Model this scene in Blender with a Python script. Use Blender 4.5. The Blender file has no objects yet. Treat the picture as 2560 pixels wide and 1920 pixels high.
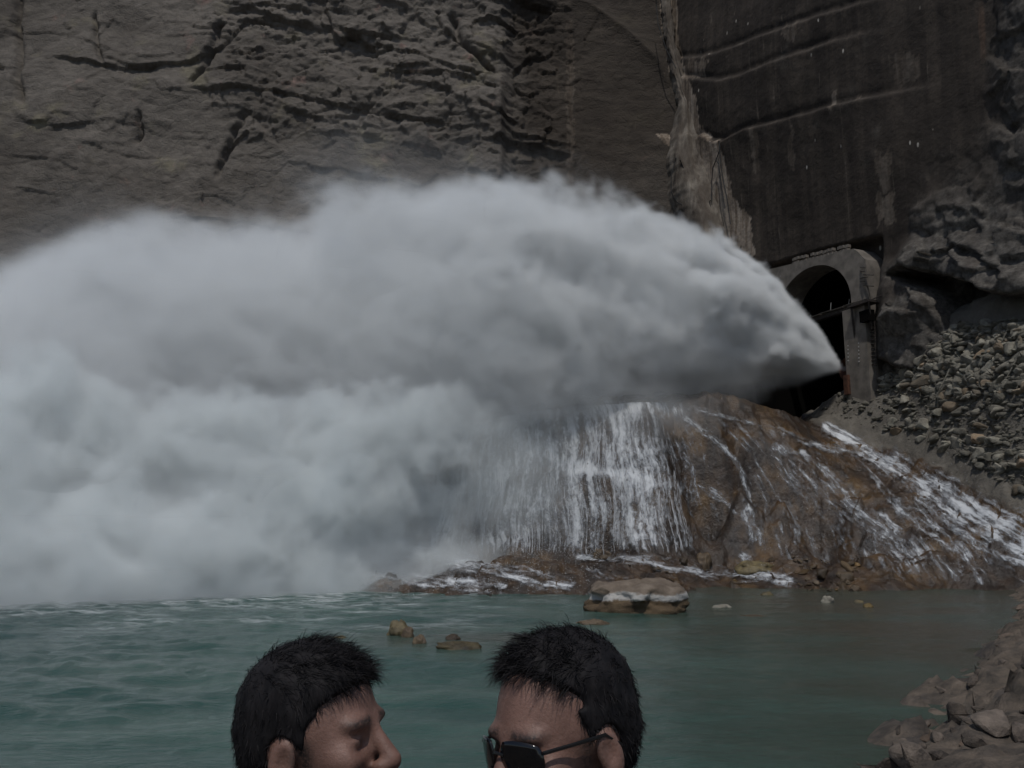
import bpy, math, random
import numpy as np
from mathutils import Vector, Matrix

# ------------------------------------------------------------------ camera, sky, sun, exposure
SC = bpy.context.scene
COL = SC.collection
CAM_Z = 3.0
PITCH = math.radians(10.0)
FPX = 2089.0
cam_data = bpy.data.cameras.new('camera')
cam_data.sensor_width = 36.0
cam_data.lens = 36.0 * FPX / 2560.0
cam_data.clip_start = 0.05
cam_data.clip_end = 2000.0
cam = bpy.data.objects.new('camera', cam_data)
COL.objects.link(cam)
cam.location = (0, 0, CAM_Z)
cam.rotation_euler = (math.radians(90) + PITCH, 0, 0)
SC.camera = cam

SUN_DIR = Vector((-0.04, -0.46, 0.887)).normalized()      # from the scene towards the sun
SUN_EL = math.asin(SUN_DIR.z)
SUN_AZ = math.atan2(SUN_DIR.x, SUN_DIR.y)
world = bpy.data.worlds.new('World')
SC.world = world
world.use_nodes = True
_wn = world.node_tree.nodes
_sky = _wn.new('ShaderNodeTexSky')
_sky.sky_type = 'NISHITA'
_sky.sun_disc = False
_sky.sun_elevation = SUN_EL
_sky.sun_rotation = SUN_AZ
world.node_tree.links.new(_sky.outputs[0], _wn['Background'].inputs[0])
_wn['Background'].inputs[1].default_value = 0.12
sun_data = bpy.data.lights.new('sun', 'SUN')
sun_data.energy = 3.4
sun_data.angle = math.radians(0.5)
sun_data.color = (1.0, 0.975, 0.93)
sun = bpy.data.objects.new('sun', sun_data)
COL.objects.link(sun)
sun.rotation_euler = SUN_DIR.to_track_quat('Z', 'Y').to_euler()
SC.view_settings.view_transform = 'Standard'
SC.view_settings.look = 'None'
SC.view_settings.gamma = 1.0
SC.view_settings.exposure = -0.85
SC.cycles.volume_bounces = 4
SC.cycles.max_bounces = 8
SC.cycles.transparent_max_bounces = 48
SC.cycles.volume_step_rate = 4.0
SC.cycles.adaptive_threshold = 0.03
SC.cycles.use_denoising = True

# ------------------------------------------------------------------ helpers
CP, SP = math.cos(PITCH), math.sin(PITCH)


def ray(u, v):
    x = (u - 1280.0) / FPX
    y = (960.0 - v) / FPX
    return np.array([x, CP - y * SP, SP + y * CP])


def P(u, v, Y):
    """the point at ground distance Y that the photograph shows at (u, v)"""
    d = ray(u, v)
    return np.array([0, 0, CAM_Z]) + d * (Y / d[1])


def PW(u, v, z=0.0):
    """the point at height z that the photograph shows at (u, v)"""
    d = ray(u, v)
    return np.array([0, 0, CAM_Z]) + d * ((z - CAM_Z) / d[2])


def project(p):
    q = np.asarray(p, float) - np.array([0, 0, CAM_Z])
    dep = q[..., 1] * CP + q[..., 2] * SP
    up = -q[..., 1] * SP + q[..., 2] * CP
    return 1280 + FPX * q[..., 0] / dep, 960 - FPX * up / dep


def sstep(a, b, x):
    t = np.clip((x - a) / (b - a), 0, 1)
    return t * t * (3 - 2 * t)


def _hash(ix, iy, iz, seed):
    h = (ix.astype(np.int64) * 374761393 + iy.astype(np.int64) * 668265263 + iz.astype(np.int64) * 2147483647 + seed * 1274126177) & 0xFFFFFFFF
    h = ((h ^ (h >> 13)) * 1274126177) & 0xFFFFFFFF
    h = ((h ^ (h >> 15)) * 2246822519) & 0xFFFFFFFF
    return (h ^ (h >> 16)) & 0xFFFFFFFF


def pn(x, y, z=0.0, seed=0):
    """gradient noise, about -1..1"""
    x, y, z = np.broadcast_arrays(np.asarray(x, float), np.asarray(y, float), np.asarray(z, float))
    ix, iy, iz = np.floor(x), np.floor(y), np.floor(z)
    fx, fy, fz = x - ix, y - iy, z - iz
    ux, uy, uz = [f * f * f * (f * (f * 6 - 15) + 10) for f in (fx, fy, fz)]
    out = 0.0
    flat = bool(np.all(fz == 0))
    for dz in ((0,) if flat else (0, 1)):
        wz = 1.0 if flat else (uz if dz else 1 - uz)
        for dy in (0, 1):
            wy = uy if dy else 1 - uy
            for dx in (0, 1):
                wx = ux if dx else 1 - ux
                h = _hash(ix + dx, iy + dy, iz + dz, seed)
                gx = (h & 1023) / 511.5 - 1
                gy = ((h >> 10) & 1023) / 511.5 - 1
                gz = ((h >> 20) & 1023) / 511.5 - 1
                out = out + wx * wy * wz * (gx * (fx - dx) + gy * (fy - dy) + (0 if flat else gz * (fz - dz)))
    return out * 1.5


def fbm(x, y, z=0.0, oct=5, gain=0.5, seed=0, ridged=False):
    a, f, s, tot = 1.0, 1.0, 0.0, 0.0
    for o in range(oct):
        n = pn(np.asarray(x) * f, np.asarray(y) * f, np.asarray(z) * f, seed + o * 17)
        if ridged:
            n = 1 - 2 * np.abs(n)
        s = s + a * n
        tot += a
        a *= gain
        f *= 2.03
    return s / tot


def facets(x, y, scale, seed, tilt=1.0, jit=0.9):
    """blocky broken rock: every cell of a jittered grid is a tilted flat facet; returns height about -1..1 and edge distance"""
    x = np.asarray(x) / scale
    y = np.asarray(y) / scale
    ix, iy = np.floor(x), np.floor(y)
    best = np.full(x.shape, 9.0)
    second = np.full(x.shape, 9.0)
    hh = np.zeros(x.shape)
    for dy in (-1, 0, 1):
        for dx in (-1, 0, 1):
            h = _hash(ix + dx, iy + dy, ix * 0, seed)
            px = ix + dx + 0.5 + jit * ((h & 1023) / 1023.0 - 0.5)
            py = iy + dy + 0.5 + jit * (((h >> 10) & 1023) / 1023.0 - 0.5)
            h2 = _hash(ix + dx, iy + dy, ix * 0 + 7, seed + 3)
            off = (h2 & 1023) / 511.5 - 1
            gx = (((h2 >> 10) & 1023) / 511.5 - 1) * tilt
            gy = (((h2 >> 20) & 1023) / 511.5 - 1) * tilt
            d = (x - px) ** 2 + (y - py) ** 2
            m = d < best
            second = np.where(m, best, np.minimum(second, d))
            hh = np.where(m, off + gx * (x - px) + gy * (y - py), hh)
            best = np.where(m, d, best)
    return hh, np.sqrt(second) - np.sqrt(best)


def lattice(shape, cells, rng):
    """smooth random field on a regular grid, made by spline interpolation of a coarse random lattice"""
    cells = [max(2, int(math.ceil(c))) for c in cells]
    A = rng.standard_normal([c + 3 for c in cells]).astype(np.float32)
    for ax, (n, c) in enumerate(zip(shape, cells)):
        t = np.linspace(0, c - 1e-4, n)
        i = np.floor(t).astype(int)
        f = t - i
        W = np.zeros((n, c + 3), np.float32)
        w = [(1 - f) ** 3 / 6, (3 * f ** 3 - 6 * f ** 2 + 4) / 6, (-3 * f ** 3 + 3 * f ** 2 + 3 * f + 1) / 6, f ** 3 / 6]
        for k in range(4):
            W[np.arange(n), i + k] = w[k]
        A = np.moveaxis(np.tensordot(W, A, axes=(1, ax)), 0, ax)
    return A / A.std()


def poly_y(pts, x):
    pts = sorted(pts)
    return np.interp(x, [p[0] for p in pts], [p[1] for p in pts])


def inside(poly, u, v):
    """signed 0/1 point-in-polygon for arrays"""
    r = np.zeros(u.shape, bool)
    n = len(poly)
    for i in range(n):
        x1, y1 = poly[i]
        x2, y2 = poly[(i + 1) % n]
        c = ((y1 > v) != (y2 > v)) & (u < (x2 - x1) * (v - y1) / (y2 - y1 + 1e-9) + x1)
        r ^= c
    return r


def link(o, parent=None):
    COL.objects.link(o)
    if parent is not None:
        o.parent = parent
    return o


def tag(o, label=None, cat=None, group=None, kind=None):
    for k, val in (('label', label), ('category', cat), ('group', group), ('kind', kind)):
        if val:
            o[k] = val
    return o


def empty(name, loc=(0, 0, 0), rz=0.0):
    o = bpy.data.objects.new(name, None)
    o.location = loc
    o.rotation_euler = (0, 0, rz)
    o.empty_display_size = 0.2
    return link(o)


def mesh_np(name, V, F, mat, parent=None, smooth=True, attrs=None):
    """V (n,3), F (m,3|4) arrays -> one mesh object"""
    me = bpy.data.meshes.new(name)
    V = np.asarray(V, np.float32)
    F = np.asarray(F, np.int32)
    k = F.shape[1]
    me.vertices.add(len(V))
    me.vertices.foreach_set('co', V.ravel())
    me.loops.add(F.size)
    me.loops.foreach_set('vertex_index', F.ravel())
    me.polygons.add(len(F))
    me.polygons.foreach_set('loop_start', np.arange(0, F.size, k, dtype=np.int32))
    if smooth:
        me.polygons.foreach_set('use_smooth', np.ones(len(F), bool))
    for an, av in (attrs or {}).items():
        a = me.attributes.new(an, 'FLOAT', 'POINT')
        a.data.foreach_set('value', np.asarray(av, np.float32).ravel())
    me.update(calc_edges=True)
    me.validate()
    if mat is not None:
        me.materials.append(mat)
    return link(bpy.data.objects.new(name, me), parent)


def grid_faces(nu, nv, flip=False):
    i = np.arange(nu * nv).reshape(nu, nv)
    a, b, c, d = i[:-1, :-1].ravel(), i[1:, :-1].ravel(), i[1:, 1:].ravel(), i[:-1, 1:].ravel()
    return np.stack([a, d, c, b] if flip else [a, b, c, d], 1)


class MB:
    """collects boxes, tubes and prisms into ONE mesh"""

    def __init__(self):
        self.v, self.f = [], []

    def poly(self, vs, fs):
        n = len(self.v)
        self.v += [tuple(map(float, p)) for p in vs]
        self.f += [tuple(n + i for i in q) for q in fs]
        return self

    def box(self, c, s, R=None):
        c = np.array(c, float)
        vs = []
        for z in (-.5, .5):
            for x, y in ((-.5, -.5), (.5, -.5), (.5, .5), (-.5, .5)):
                p = np.array([x * s[0], y * s[1], z * s[2]])
                if R is not None:
                    p = R @ p
                vs.append(c + p)
        return self.poly(vs, [(3, 2, 1, 0), (4, 5, 6, 7), (0, 1, 5, 4), (1, 2, 6, 5), (2, 3, 7, 6), (3, 0, 4, 7)])

    def tube(self, pts, r, n=6, caps=True):
        pts = [np.array(p, float) for p in pts]
        rs = r if hasattr(r, '__len__') else [r] * len(pts)
        rings = []
        up = None
        for i, p in enumerate(pts):
            t = pts[min(i + 1, len(pts) - 1)] - pts[max(i - 1, 0)]
            t = t / (np.linalg.norm(t) + 1e-9)
            if up is None:
                a = np.array([0, 0, 1.0]) if abs(t[2]) < .9 else np.array([1.0, 0, 0])
            else:
                a = up
            b = np.cross(t, a); b /= np.linalg.norm(b) + 1e-9
            up = np.cross(b, t)
            rings.append([p + rs[i] * (math.cos(k * 2 * math.pi / n) * up + math.sin(k * 2 * math.pi / n) * b) for k in range(n)])
        vs = [q for rg in rings for q in rg]
        fs = []
        for i in range(len(pts) - 1):
            for k in range(n):
                k2 = (k + 1) % n
                fs.append((i * n + k, i * n + k2, (i + 1) * n + k2, (i + 1) * n + k))
        if caps:
            fs.append(tuple(range(n)))
            fs.append(tuple(reversed(range((len(pts) - 1) * n, len(pts) * n))))
        return self.poly(vs, fs)

    def build(self, name, mat, parent=None, smooth=False):
        me = bpy.data.meshes.new(name)
        me.from_pydata(self.v, [], self.f)
        me.materials.append(mat)
        if smooth:
            for p in me.polygons:
                p.use_smooth = True
        return link(bpy.data.objects.new(name, me), parent)


# ------------------------------------------------------------------ material helpers
class NT:
    def __init__(self, name):
        self.m = bpy.data.materials.new(name)
        self.m.use_nodes = True
        self.N = self.m.node_tree.nodes
        self.K = self.m.node_tree.links
        self.b = self.N['Principled BSDF']
        self.out = self.N['Material Output']

    def new(self, t, **kw):
        n = self.N.new(t)
        for k, v in kw.items():
            setattr(n, k, v)
        return n

    def put(self, sock, v):
        if v is None:
            return
        if hasattr(v, 'is_linked') or hasattr(v, 'links'):
            self.K.new(v, sock)
        elif isinstance(v, tuple) and len(v) == 3 and sock.type == 'RGBA':
            sock.default_value = (*v, 1)
        else:
            sock.default_value = v

    def coord(self, scale=(1, 1, 1), rot=(0, 0, 0), kind='Object', loc=(0, 0, 0)):
        tc = self.new('ShaderNodeTexCoord')
        mp = self.new('ShaderNodeMapping')
        mp.inputs['Scale'].default_value = scale
        mp.inputs['Rotation'].default_value = rot
        mp.inputs['Location'].default_value = loc
        self.K.new(tc.outputs[kind], mp.inputs[0])
        return mp.outputs[0]

    def noise(self, scale, detail=4, rough=0.55, vec=None, dist=0.0):
        n = self.new('ShaderNodeTexNoise')
        n.inputs['Scale'].default_value = scale
        n.inputs['Detail'].default_value = detail
        n.inputs['Roughness'].default_value = rough
        n.inputs['Distortion'].default_value = dist
        if vec is None:
            vec = self.coord()
        self.K.new(vec, n.inputs['Vector'])
        return n.outputs['Fac']

    def voro(self, scale, vec=None, feature='F1', out='Distance'):
        n = self.new('ShaderNodeTexVoronoi', feature=feature)
        n.inputs['Scale'].default_value = scale
        self.K.new(vec if vec is not None else self.coord(), n.inputs['Vector'])
        return n.outputs[out]

    def attr(self, name):
        n = self.new('ShaderNodeAttribute')
        n.attribute_name = name
        return n.outputs['Fac']

    def ramp(self, fac, stops):
        r = self.new('ShaderNodeValToRGB')
        el = r.color_ramp.elements
        while len(el) < len(stops):
            el.new(0.5)
        for e, (p, c) in zip(el, stops):
            e.position = p
            e.color = (*c, 1) if len(c) == 3 else c
        self.K.new(fac, r.inputs[0])
        return r.outputs[0]

    def math(self, op, a, b=0.0, c=None, clamp=False):
        m = self.new('ShaderNodeMath', operation=op, use_clamp=clamp)
        self.put(m.inputs[0], a)
        self.put(m.inputs[1], b)
        if c is not None:
            self.put(m.inputs[2], c)
        return m.outputs[0]

    def range(self, v, a, b, c=0.0, d=1.0):
        m = self.new('ShaderNodeMapRange')
        m.interpolation_type = 'SMOOTHSTEP'
        self.put(m.inputs[0], v)
        for i, k in enumerate((a, b, c, d)):
            m.inputs[1 + i].default_value = k
        return m.outputs[0]

    def mix(self, fac, a, b, mode='MIX'):
        m = self.new('ShaderNodeMix', data_type='RGBA', blend_type=mode)
        self.put(m.inputs[0], fac)
        self.put(m.inputs[6], a)
        self.put(m.inputs[7], b)
        return m.outputs[2]

    def bump(self, h, strength=0.5, dist=0.1, prev=None):
        b = self.new('ShaderNodeBump')
        b.inputs['Strength'].default_value = strength
        b.inputs['Distance'].default_value = dist
        self.put(b.inputs['Height'], h)
        if prev is not None:
            self.K.new(prev, b.inputs['Normal'])
        return b.outputs[0]

    def done(self, color=None, rough=0.9, normal=None, spec=0.3, gain=0.82, **kw):
        if color is not None and gain != 1:
            color = self.mix(1.0, color, (gain, gain, gain), 'MULTIPLY')
        self.put(self.b.inputs['Base Color'], color)
        self.put(self.b.inputs['Roughness'], rough)
        self.put(self.b.inputs['Specular IOR Level'], spec)
        if normal is not None:
            self.K.new(normal, self.b.inputs['Normal'])
        for k, v in kw.items():
            self.put(self.b.inputs[k], v)
        return self.m


def mat_cliff():
    t = NT('weathered_cliff_rock')
    dip = t.coord(scale=(0.35, 0.35, 1.6), rot=(0, math.radians(-12.5), 0))
    big = t.noise(0.09, 5, .6)
    fine = t.noise(1.3, 8, .62)
    lay = t.noise(0.8, 6, .6, dip, 0.6)
    c = t.ramp(big, [(.3, (.135, .116, .098)), (.5, (.205, .18, .155)), (.7, (.27, .238, .205))])
    c = t.mix(t.range(t.noise(0.16, 4, .6, t.coord(loc=(40, 0, 9))), .56, .72), c, (.30, .265, .185))
    c = t.mix(t.range(t.noise(0.3, 4, .6, t.coord(loc=(4, 30, 9))), .62, .75), c, (.34, .23, .195))
    c = t.mix(t.range(lay, .38, .6), t.mix(.28, c, (.09, .078, .066)), c)
    c = t.mix(t.range(fine, .3, .7), t.mix(.4, c, (.09, .08, .07)), c)
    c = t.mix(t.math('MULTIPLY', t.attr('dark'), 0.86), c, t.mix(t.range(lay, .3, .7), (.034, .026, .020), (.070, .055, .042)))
    # vertical stains down the smooth cut
    st = t.noise(1.0, 5, .6, t.coord(scale=(.9, .9, .05)))
    c = t.mix(t.math('MULTIPLY', t.attr('dark'), t.range(st, .62, .8)), c, (.13, .105, .08))
    pale = t.noise(1.2, 6, .65, t.coord(scale=(1.2, 1.2, .12)))
    pm = t.math('MULTIPLY', t.attr('pale'), t.range(pale, .30, .55, .35, 1.0))
    c = t.mix(pm, c, t.mix(t.range(pale, .4, .65), (.25, .19, .14), (.40, .335, .27)))
    c = t.mix(t.math('MULTIPLY', t.attr('wet'), .93), c, (.006, .006, .007))  # near-black mix: wet rock with the shade under the jet painted in
    wv = t.new('ShaderNodeVectorMath', operation='ADD')
    nz = t.new('ShaderNodeTexNoise')
    nz.inputs['Scale'].default_value = .7
    t.K.new(t.coord(), nz.inputs['Vector'])
    t.K.new(nz.outputs['Color'], wv.inputs[0])
    t.K.new(t.coord(scale=(1, 1, 1.5), rot=(0, math.radians(-12.5), 0)), wv.inputs[1])
    cr = t.voro(.85, wv.outputs[0], 'DISTANCE_TO_EDGE')
    cr2 = t.voro(2.4, wv.outputs[0], 'DISTANCE_TO_EDGE')
    n = t.bump(t.noise(0.9, 9, .65), .7, .35)
    n = t.bump(t.range(cr, 0, .09), .28, .12, n)
    n = t.bump(t.range(cr2, 0, .12), .2, .05, n)
    n = t.bump(t.noise(4.0, 8, .7), .7, .10, n)
    return t.done(c, .95, n, .2, .70)


def mat_wall():
    t = NT('sprayed_concrete_cut_wall')
    sv = t.coord(scale=(1, 1, .045))
    big = t.noise(0.13, 5, .6)
    st = t.noise(0.8, 6, .62, sv)
    st2 = t.noise(2.6, 4, .6, t.coord(scale=(1, 1, .03), loc=(9, 3, 0)))
    fine = t.noise(2.2, 8, .65)
    c = t.ramp(big, [(.3, (.038, .029, .022)), (.5, (.060, .046, .035)), (.72, (.095, .075, .058))])
    c = t.mix(t.range(st, .42, .62), t.mix(.6, c, (.018, .013, .010)), c)
    c = t.mix(t.math('MULTIPLY', t.range(st2, .6, .76), t.range(t.noise(.25, 3), .42, .6)), c, (.17, .14, .11))
    c = t.mix(t.math('MULTIPLY', t.range(st, .62, .74), t.range(t.noise(.2, 3, .5, t.coord(loc=(3, 8, 1))), .48, .62)), c, (.13, .082, .055))
    c = t.mix(t.range(t.noise(.22, 5, .6, t.coord(loc=(30, 8, 5))), .6, .76, 0, .5), c, (.12, .106, .09))
    # the natural rock low on the right
    nat = t.attr('natural')
    cn = t.ramp(fine, [(.3, (.06, .053, .046)), (.5, (.115, .103, .09)), (.7, (.175, .158, .138))])
    c = t.mix(t.math('MULTIPLY', nat, t.range(t.noise(.5, 4), .3, .55, .55, 1)), c, cn)
    pale = t.noise(1.2, 6, .65, t.coord(scale=(1.2, 1.2, .12)))
    pm = t.math('MULTIPLY', t.attr('pale'), t.range(pale, .30, .55, .35, 1.0))
    c = t.mix(pm, c, t.mix(t.range(pale, .4, .65), (.25, .19, .14), (.40, .335, .27)))
    c = t.mix(t.attr('lit_rim'), c, t.mix(t.range(fine, .4, .6), (.08, .066, .053), (.15, .128, .105)))  # painted highlight: light on the ledge tops put into the colour
    # lime drips and chips
    dr = t.voro(.85, t.coord(scale=(1, 1, .45)))
    c = t.mix(t.math('MULTIPLY', t.range(dr, .10, .06), t.range(t.noise(.3, 2, .5, t.coord(loc=(7, 1, 4))), .55, .62)), c, (.5, .46, .40))
    c = t.mix(t.range(fine, .3, .65), t.mix(.4, c, (.025, .02, .016)), c)
    c = t.mix(t.math('MULTIPLY', t.attr('wet'), .93), c, (.006, .006, .007))  # shade below the jet put into the wet rock's colour
    n = t.bump(t.noise(1.1, 8, .62), .55, .25)
    n = t.bump(t.noise(5, 5, .6), .4, .05, n)
    return t.done(c, .85, n, .3)


def mat_mound():
    t = NT('wet_brown_tufa')
    fl = t.coord(scale=(1, .6, .35))
    a = t.noise(.35, 5, .6)
    b = t.noise(1.4, 7, .65, fl)
    c = t.ramp(a, [(.34, (.036, .026, .020)), (.48, (.072, .047, .031)), (.60, (.125, .076, .038)), (.74, (.20, .118, .040))])
    c = t.mix(t.range(b, .35, .62), t.mix(.75, c, (.018, .014, .012)), c)
    c = t.mix(t.attr('drab'), c, t.ramp(b, [(.3, (.09, .08, .068)), (.6, (.165, .147, .122)), (.75, (.22, .2, .17))]))
    c = t.mix(t.math('MULTIPLY', t.attr('grey'), .5), c, t.ramp(b, [(.3, (.05, .045, .042)), (.7, (.13, .115, .105))]))
    r = t.mix(t.attr('drab'), (.30, .30, .30), (.95, .95, .95))
    n = t.bump(t.noise(1.6, 8, .65), .8, .25)
    n = t.bump(t.noise(7, 5, .65), .6, .05, n)
    return t.done(c, r, n, .4)


def mat_foam(name, lo=.46, hi=.62, tint=(.56, .57, .59), top=.75, scale=3.4):
    t = NT(name)
    f = t.noise(scale, 7, .68, t.coord(scale=(1.5, .9, .42)), .4)
    g = t.noise(.55, 3, .5, t.coord(scale=(1.6, 1, .5)))
    a = t.range(t.math('ADD', t.math('MULTIPLY', f, .75), t.math('MULTIPLY', g, .25)), lo, hi, 0.0, top)
    t.K.new(a, t.b.inputs['Alpha'])
    return t.done(tint, .6, None, .2, 1)


def mat_water():
    t = NT('turquoise_pool_water')
    fac = t.attr('shallow')
    murk = t.noise(.22, 5, .6, t.coord(scale=(.6, 1.3, 1)))
    c = t.mix(t.range(murk, .35, .65), (.024, .080, .066), (.066, .128, .106))
    c = t.mix(t.attr('deep'), c, (.012, .044, .046))
    c = t.mix(fac, c, t.mix(t.range(murk, .4, .6), (.075, .068, .050), (.065, .085, .068)))
    fn = t.noise(1.1, 7, .7, t.coord(scale=(.6, 1.6, 1)))
    fm = t.math('MULTIPLY', t.attr('foam'), t.range(fn, .44, .64))
    c = t.mix(fm, c, (.62, .66, .66))
    n = t.bump(t.noise(2.2, 6, .62, t.coord(scale=(.7, 1.5, 1))), .65, .10)
    n = t.bump(t.noise(9, 4, .6, t.coord(scale=(.8, 1.4, 1))), .5, .02, n)
    return t.done(c, .14, n, .5, .76, IOR=1.33)


def mat_stone(name, lo, mid, hi, scale=3.0, rough=.93, warm=(.26, .18, .11), warm_at=.8):
    t = NT(name)
    oi = t.new('ShaderNodeObjectInfo')
    vec = t.coord()
    ad = t.new('ShaderNodeVectorMath', operation='ADD')
    t.K.new(vec, ad.inputs[0])
    sc = t.new('ShaderNodeVectorMath', operation='SCALE')
    cx = t.new('ShaderNodeCombineXYZ')
    for i in range(3):
        t.K.new(oi.outputs['Random'], cx.inputs[i])
    t.K.new(cx.outputs[0], sc.inputs[0])
    sc.inputs['Scale'].default_value = 60.0
    t.K.new(sc.outputs[0], ad.inputs[1])
    v = ad.outputs[0]
    f = t.noise(scale, 7, .65, v)
    c = t.ramp(f, [(.3, lo), (.5, mid), (.72, hi)])
    w = t.new('ShaderNodeMath', operation='FRACT')
    t.K.new(t.math('MULTIPLY', oi.outputs['Random'], 7.13), w.inputs[0])
    c = t.mix(t.range(w.outputs[0], warm_at, 1.0, 0, .75), c, warm)
    val = t.range(oi.outputs['Random'], 0, 1, .6, 1.3)
    hs = t.new('ShaderNodeHueSaturation')
    t.K.new(val, hs.inputs['Value'])
    t.K.new(c, hs.inputs['Color'])
    n = t.bump(t.noise(scale * 2.2, 8, .65, v), .7, .08)
    return t.done(hs.outputs[0], rough, n, .3)


def mat_plain(name, col, rough=.8, var=.25, scale=4.0, metal=0.0, bump=.3):
    t = NT(name)
    f = t.noise(scale, 6, .6)
    c = t.mix(t.range(f, .3, .7), tuple(x * (1 - var) for x in col), tuple(min(1, x * (1 + var)) for x in col))
    return t.done(c, rough, t.bump(f, bump, .02), .4, Metallic=metal)


M = {}
M['cliff'] = mat_cliff()
M['wall'] = mat_wall()
M['mound'] = mat_mound()
M['foam'] = mat_foam('white_water')
M['water'] = mat_water()
M['stone'] = mat_stone('rubble_stone', (.12, .11, .09), (.23, .21, .17), (.33, .31, .25))
M['wetstone'] = mat_stone('wet_brown_stone', (.045, .032, .022), (.10, .072, .046), (.17, .125, .075), rough=.5, warm=(.20, .12, .04))
M['concrete'] = mat_plain('portal_concrete', (.17, .148, .125), .9, .3, 1.1)
M['dark'] = NT('tunnel_lining').done((.006, .0055, .005), 1.0, None, .03)  # near-black: tunnel darkness, jamb shade and platform shadow put into the colour
M['steel'] = mat_plain('rusty_steel', (.05, .04, .034), .7, .4, 6, .3)
M['cable'] = mat_plain('black_hose', (.012, .012, .012), .7, .1)

# ------------------------------------------------------------------ the big left cliff
CL_Y, CL_LEAN = 78.0, 0.15


def cliff_plane(u, v):
    d = ray(u, v)
    # Y = CL_Y + CL_LEAN*Z
    t = (CL_Y + CL_LEAN * CAM_Z) / (d[1] - CL_LEAN * d[2])
    p = np.array([0, 0, CAM_Z]) + d * t
    return p[0], p[2]


def ledge(X, Z, px, depth, width, to_plane, lip=0.35, wob=0.5, seed=1):
    """an overhanging edge drawn along px; returns the displacement to add"""
    pts = sorted(to_plane(u, v) for u, v in px)
    xs = [p[0] for p in pts]
    zl = np.interp(X, xs, [p[1] for p in pts]) + wob * fbm(X / 2.2, X * 0 + seed * 3.1, oct=4, seed=seed)
    span = xs[-1] - xs[0]
    fade = sstep(xs[0] - .02 * span, xs[0] + .15 * span, X) * (1 - sstep(xs[-1] - .15 * span, xs[-1] + .02 * span, X))
    below = zl - Z
    amp = 0.55 + 0.6 * fbm(X / 3.5, X * 0 + seed, oct=3, seed=seed + 5)
    rec = np.where(below > 0, np.exp(-below / width), 0.0) * sstep(0, .12, below)
    up = np.where(below <= 0, np.exp(below / (width * 1.4)), 0.0)
    return fade * np.clip(amp, .1, 2) * (-depth * rec + lip * depth * up)


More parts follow.
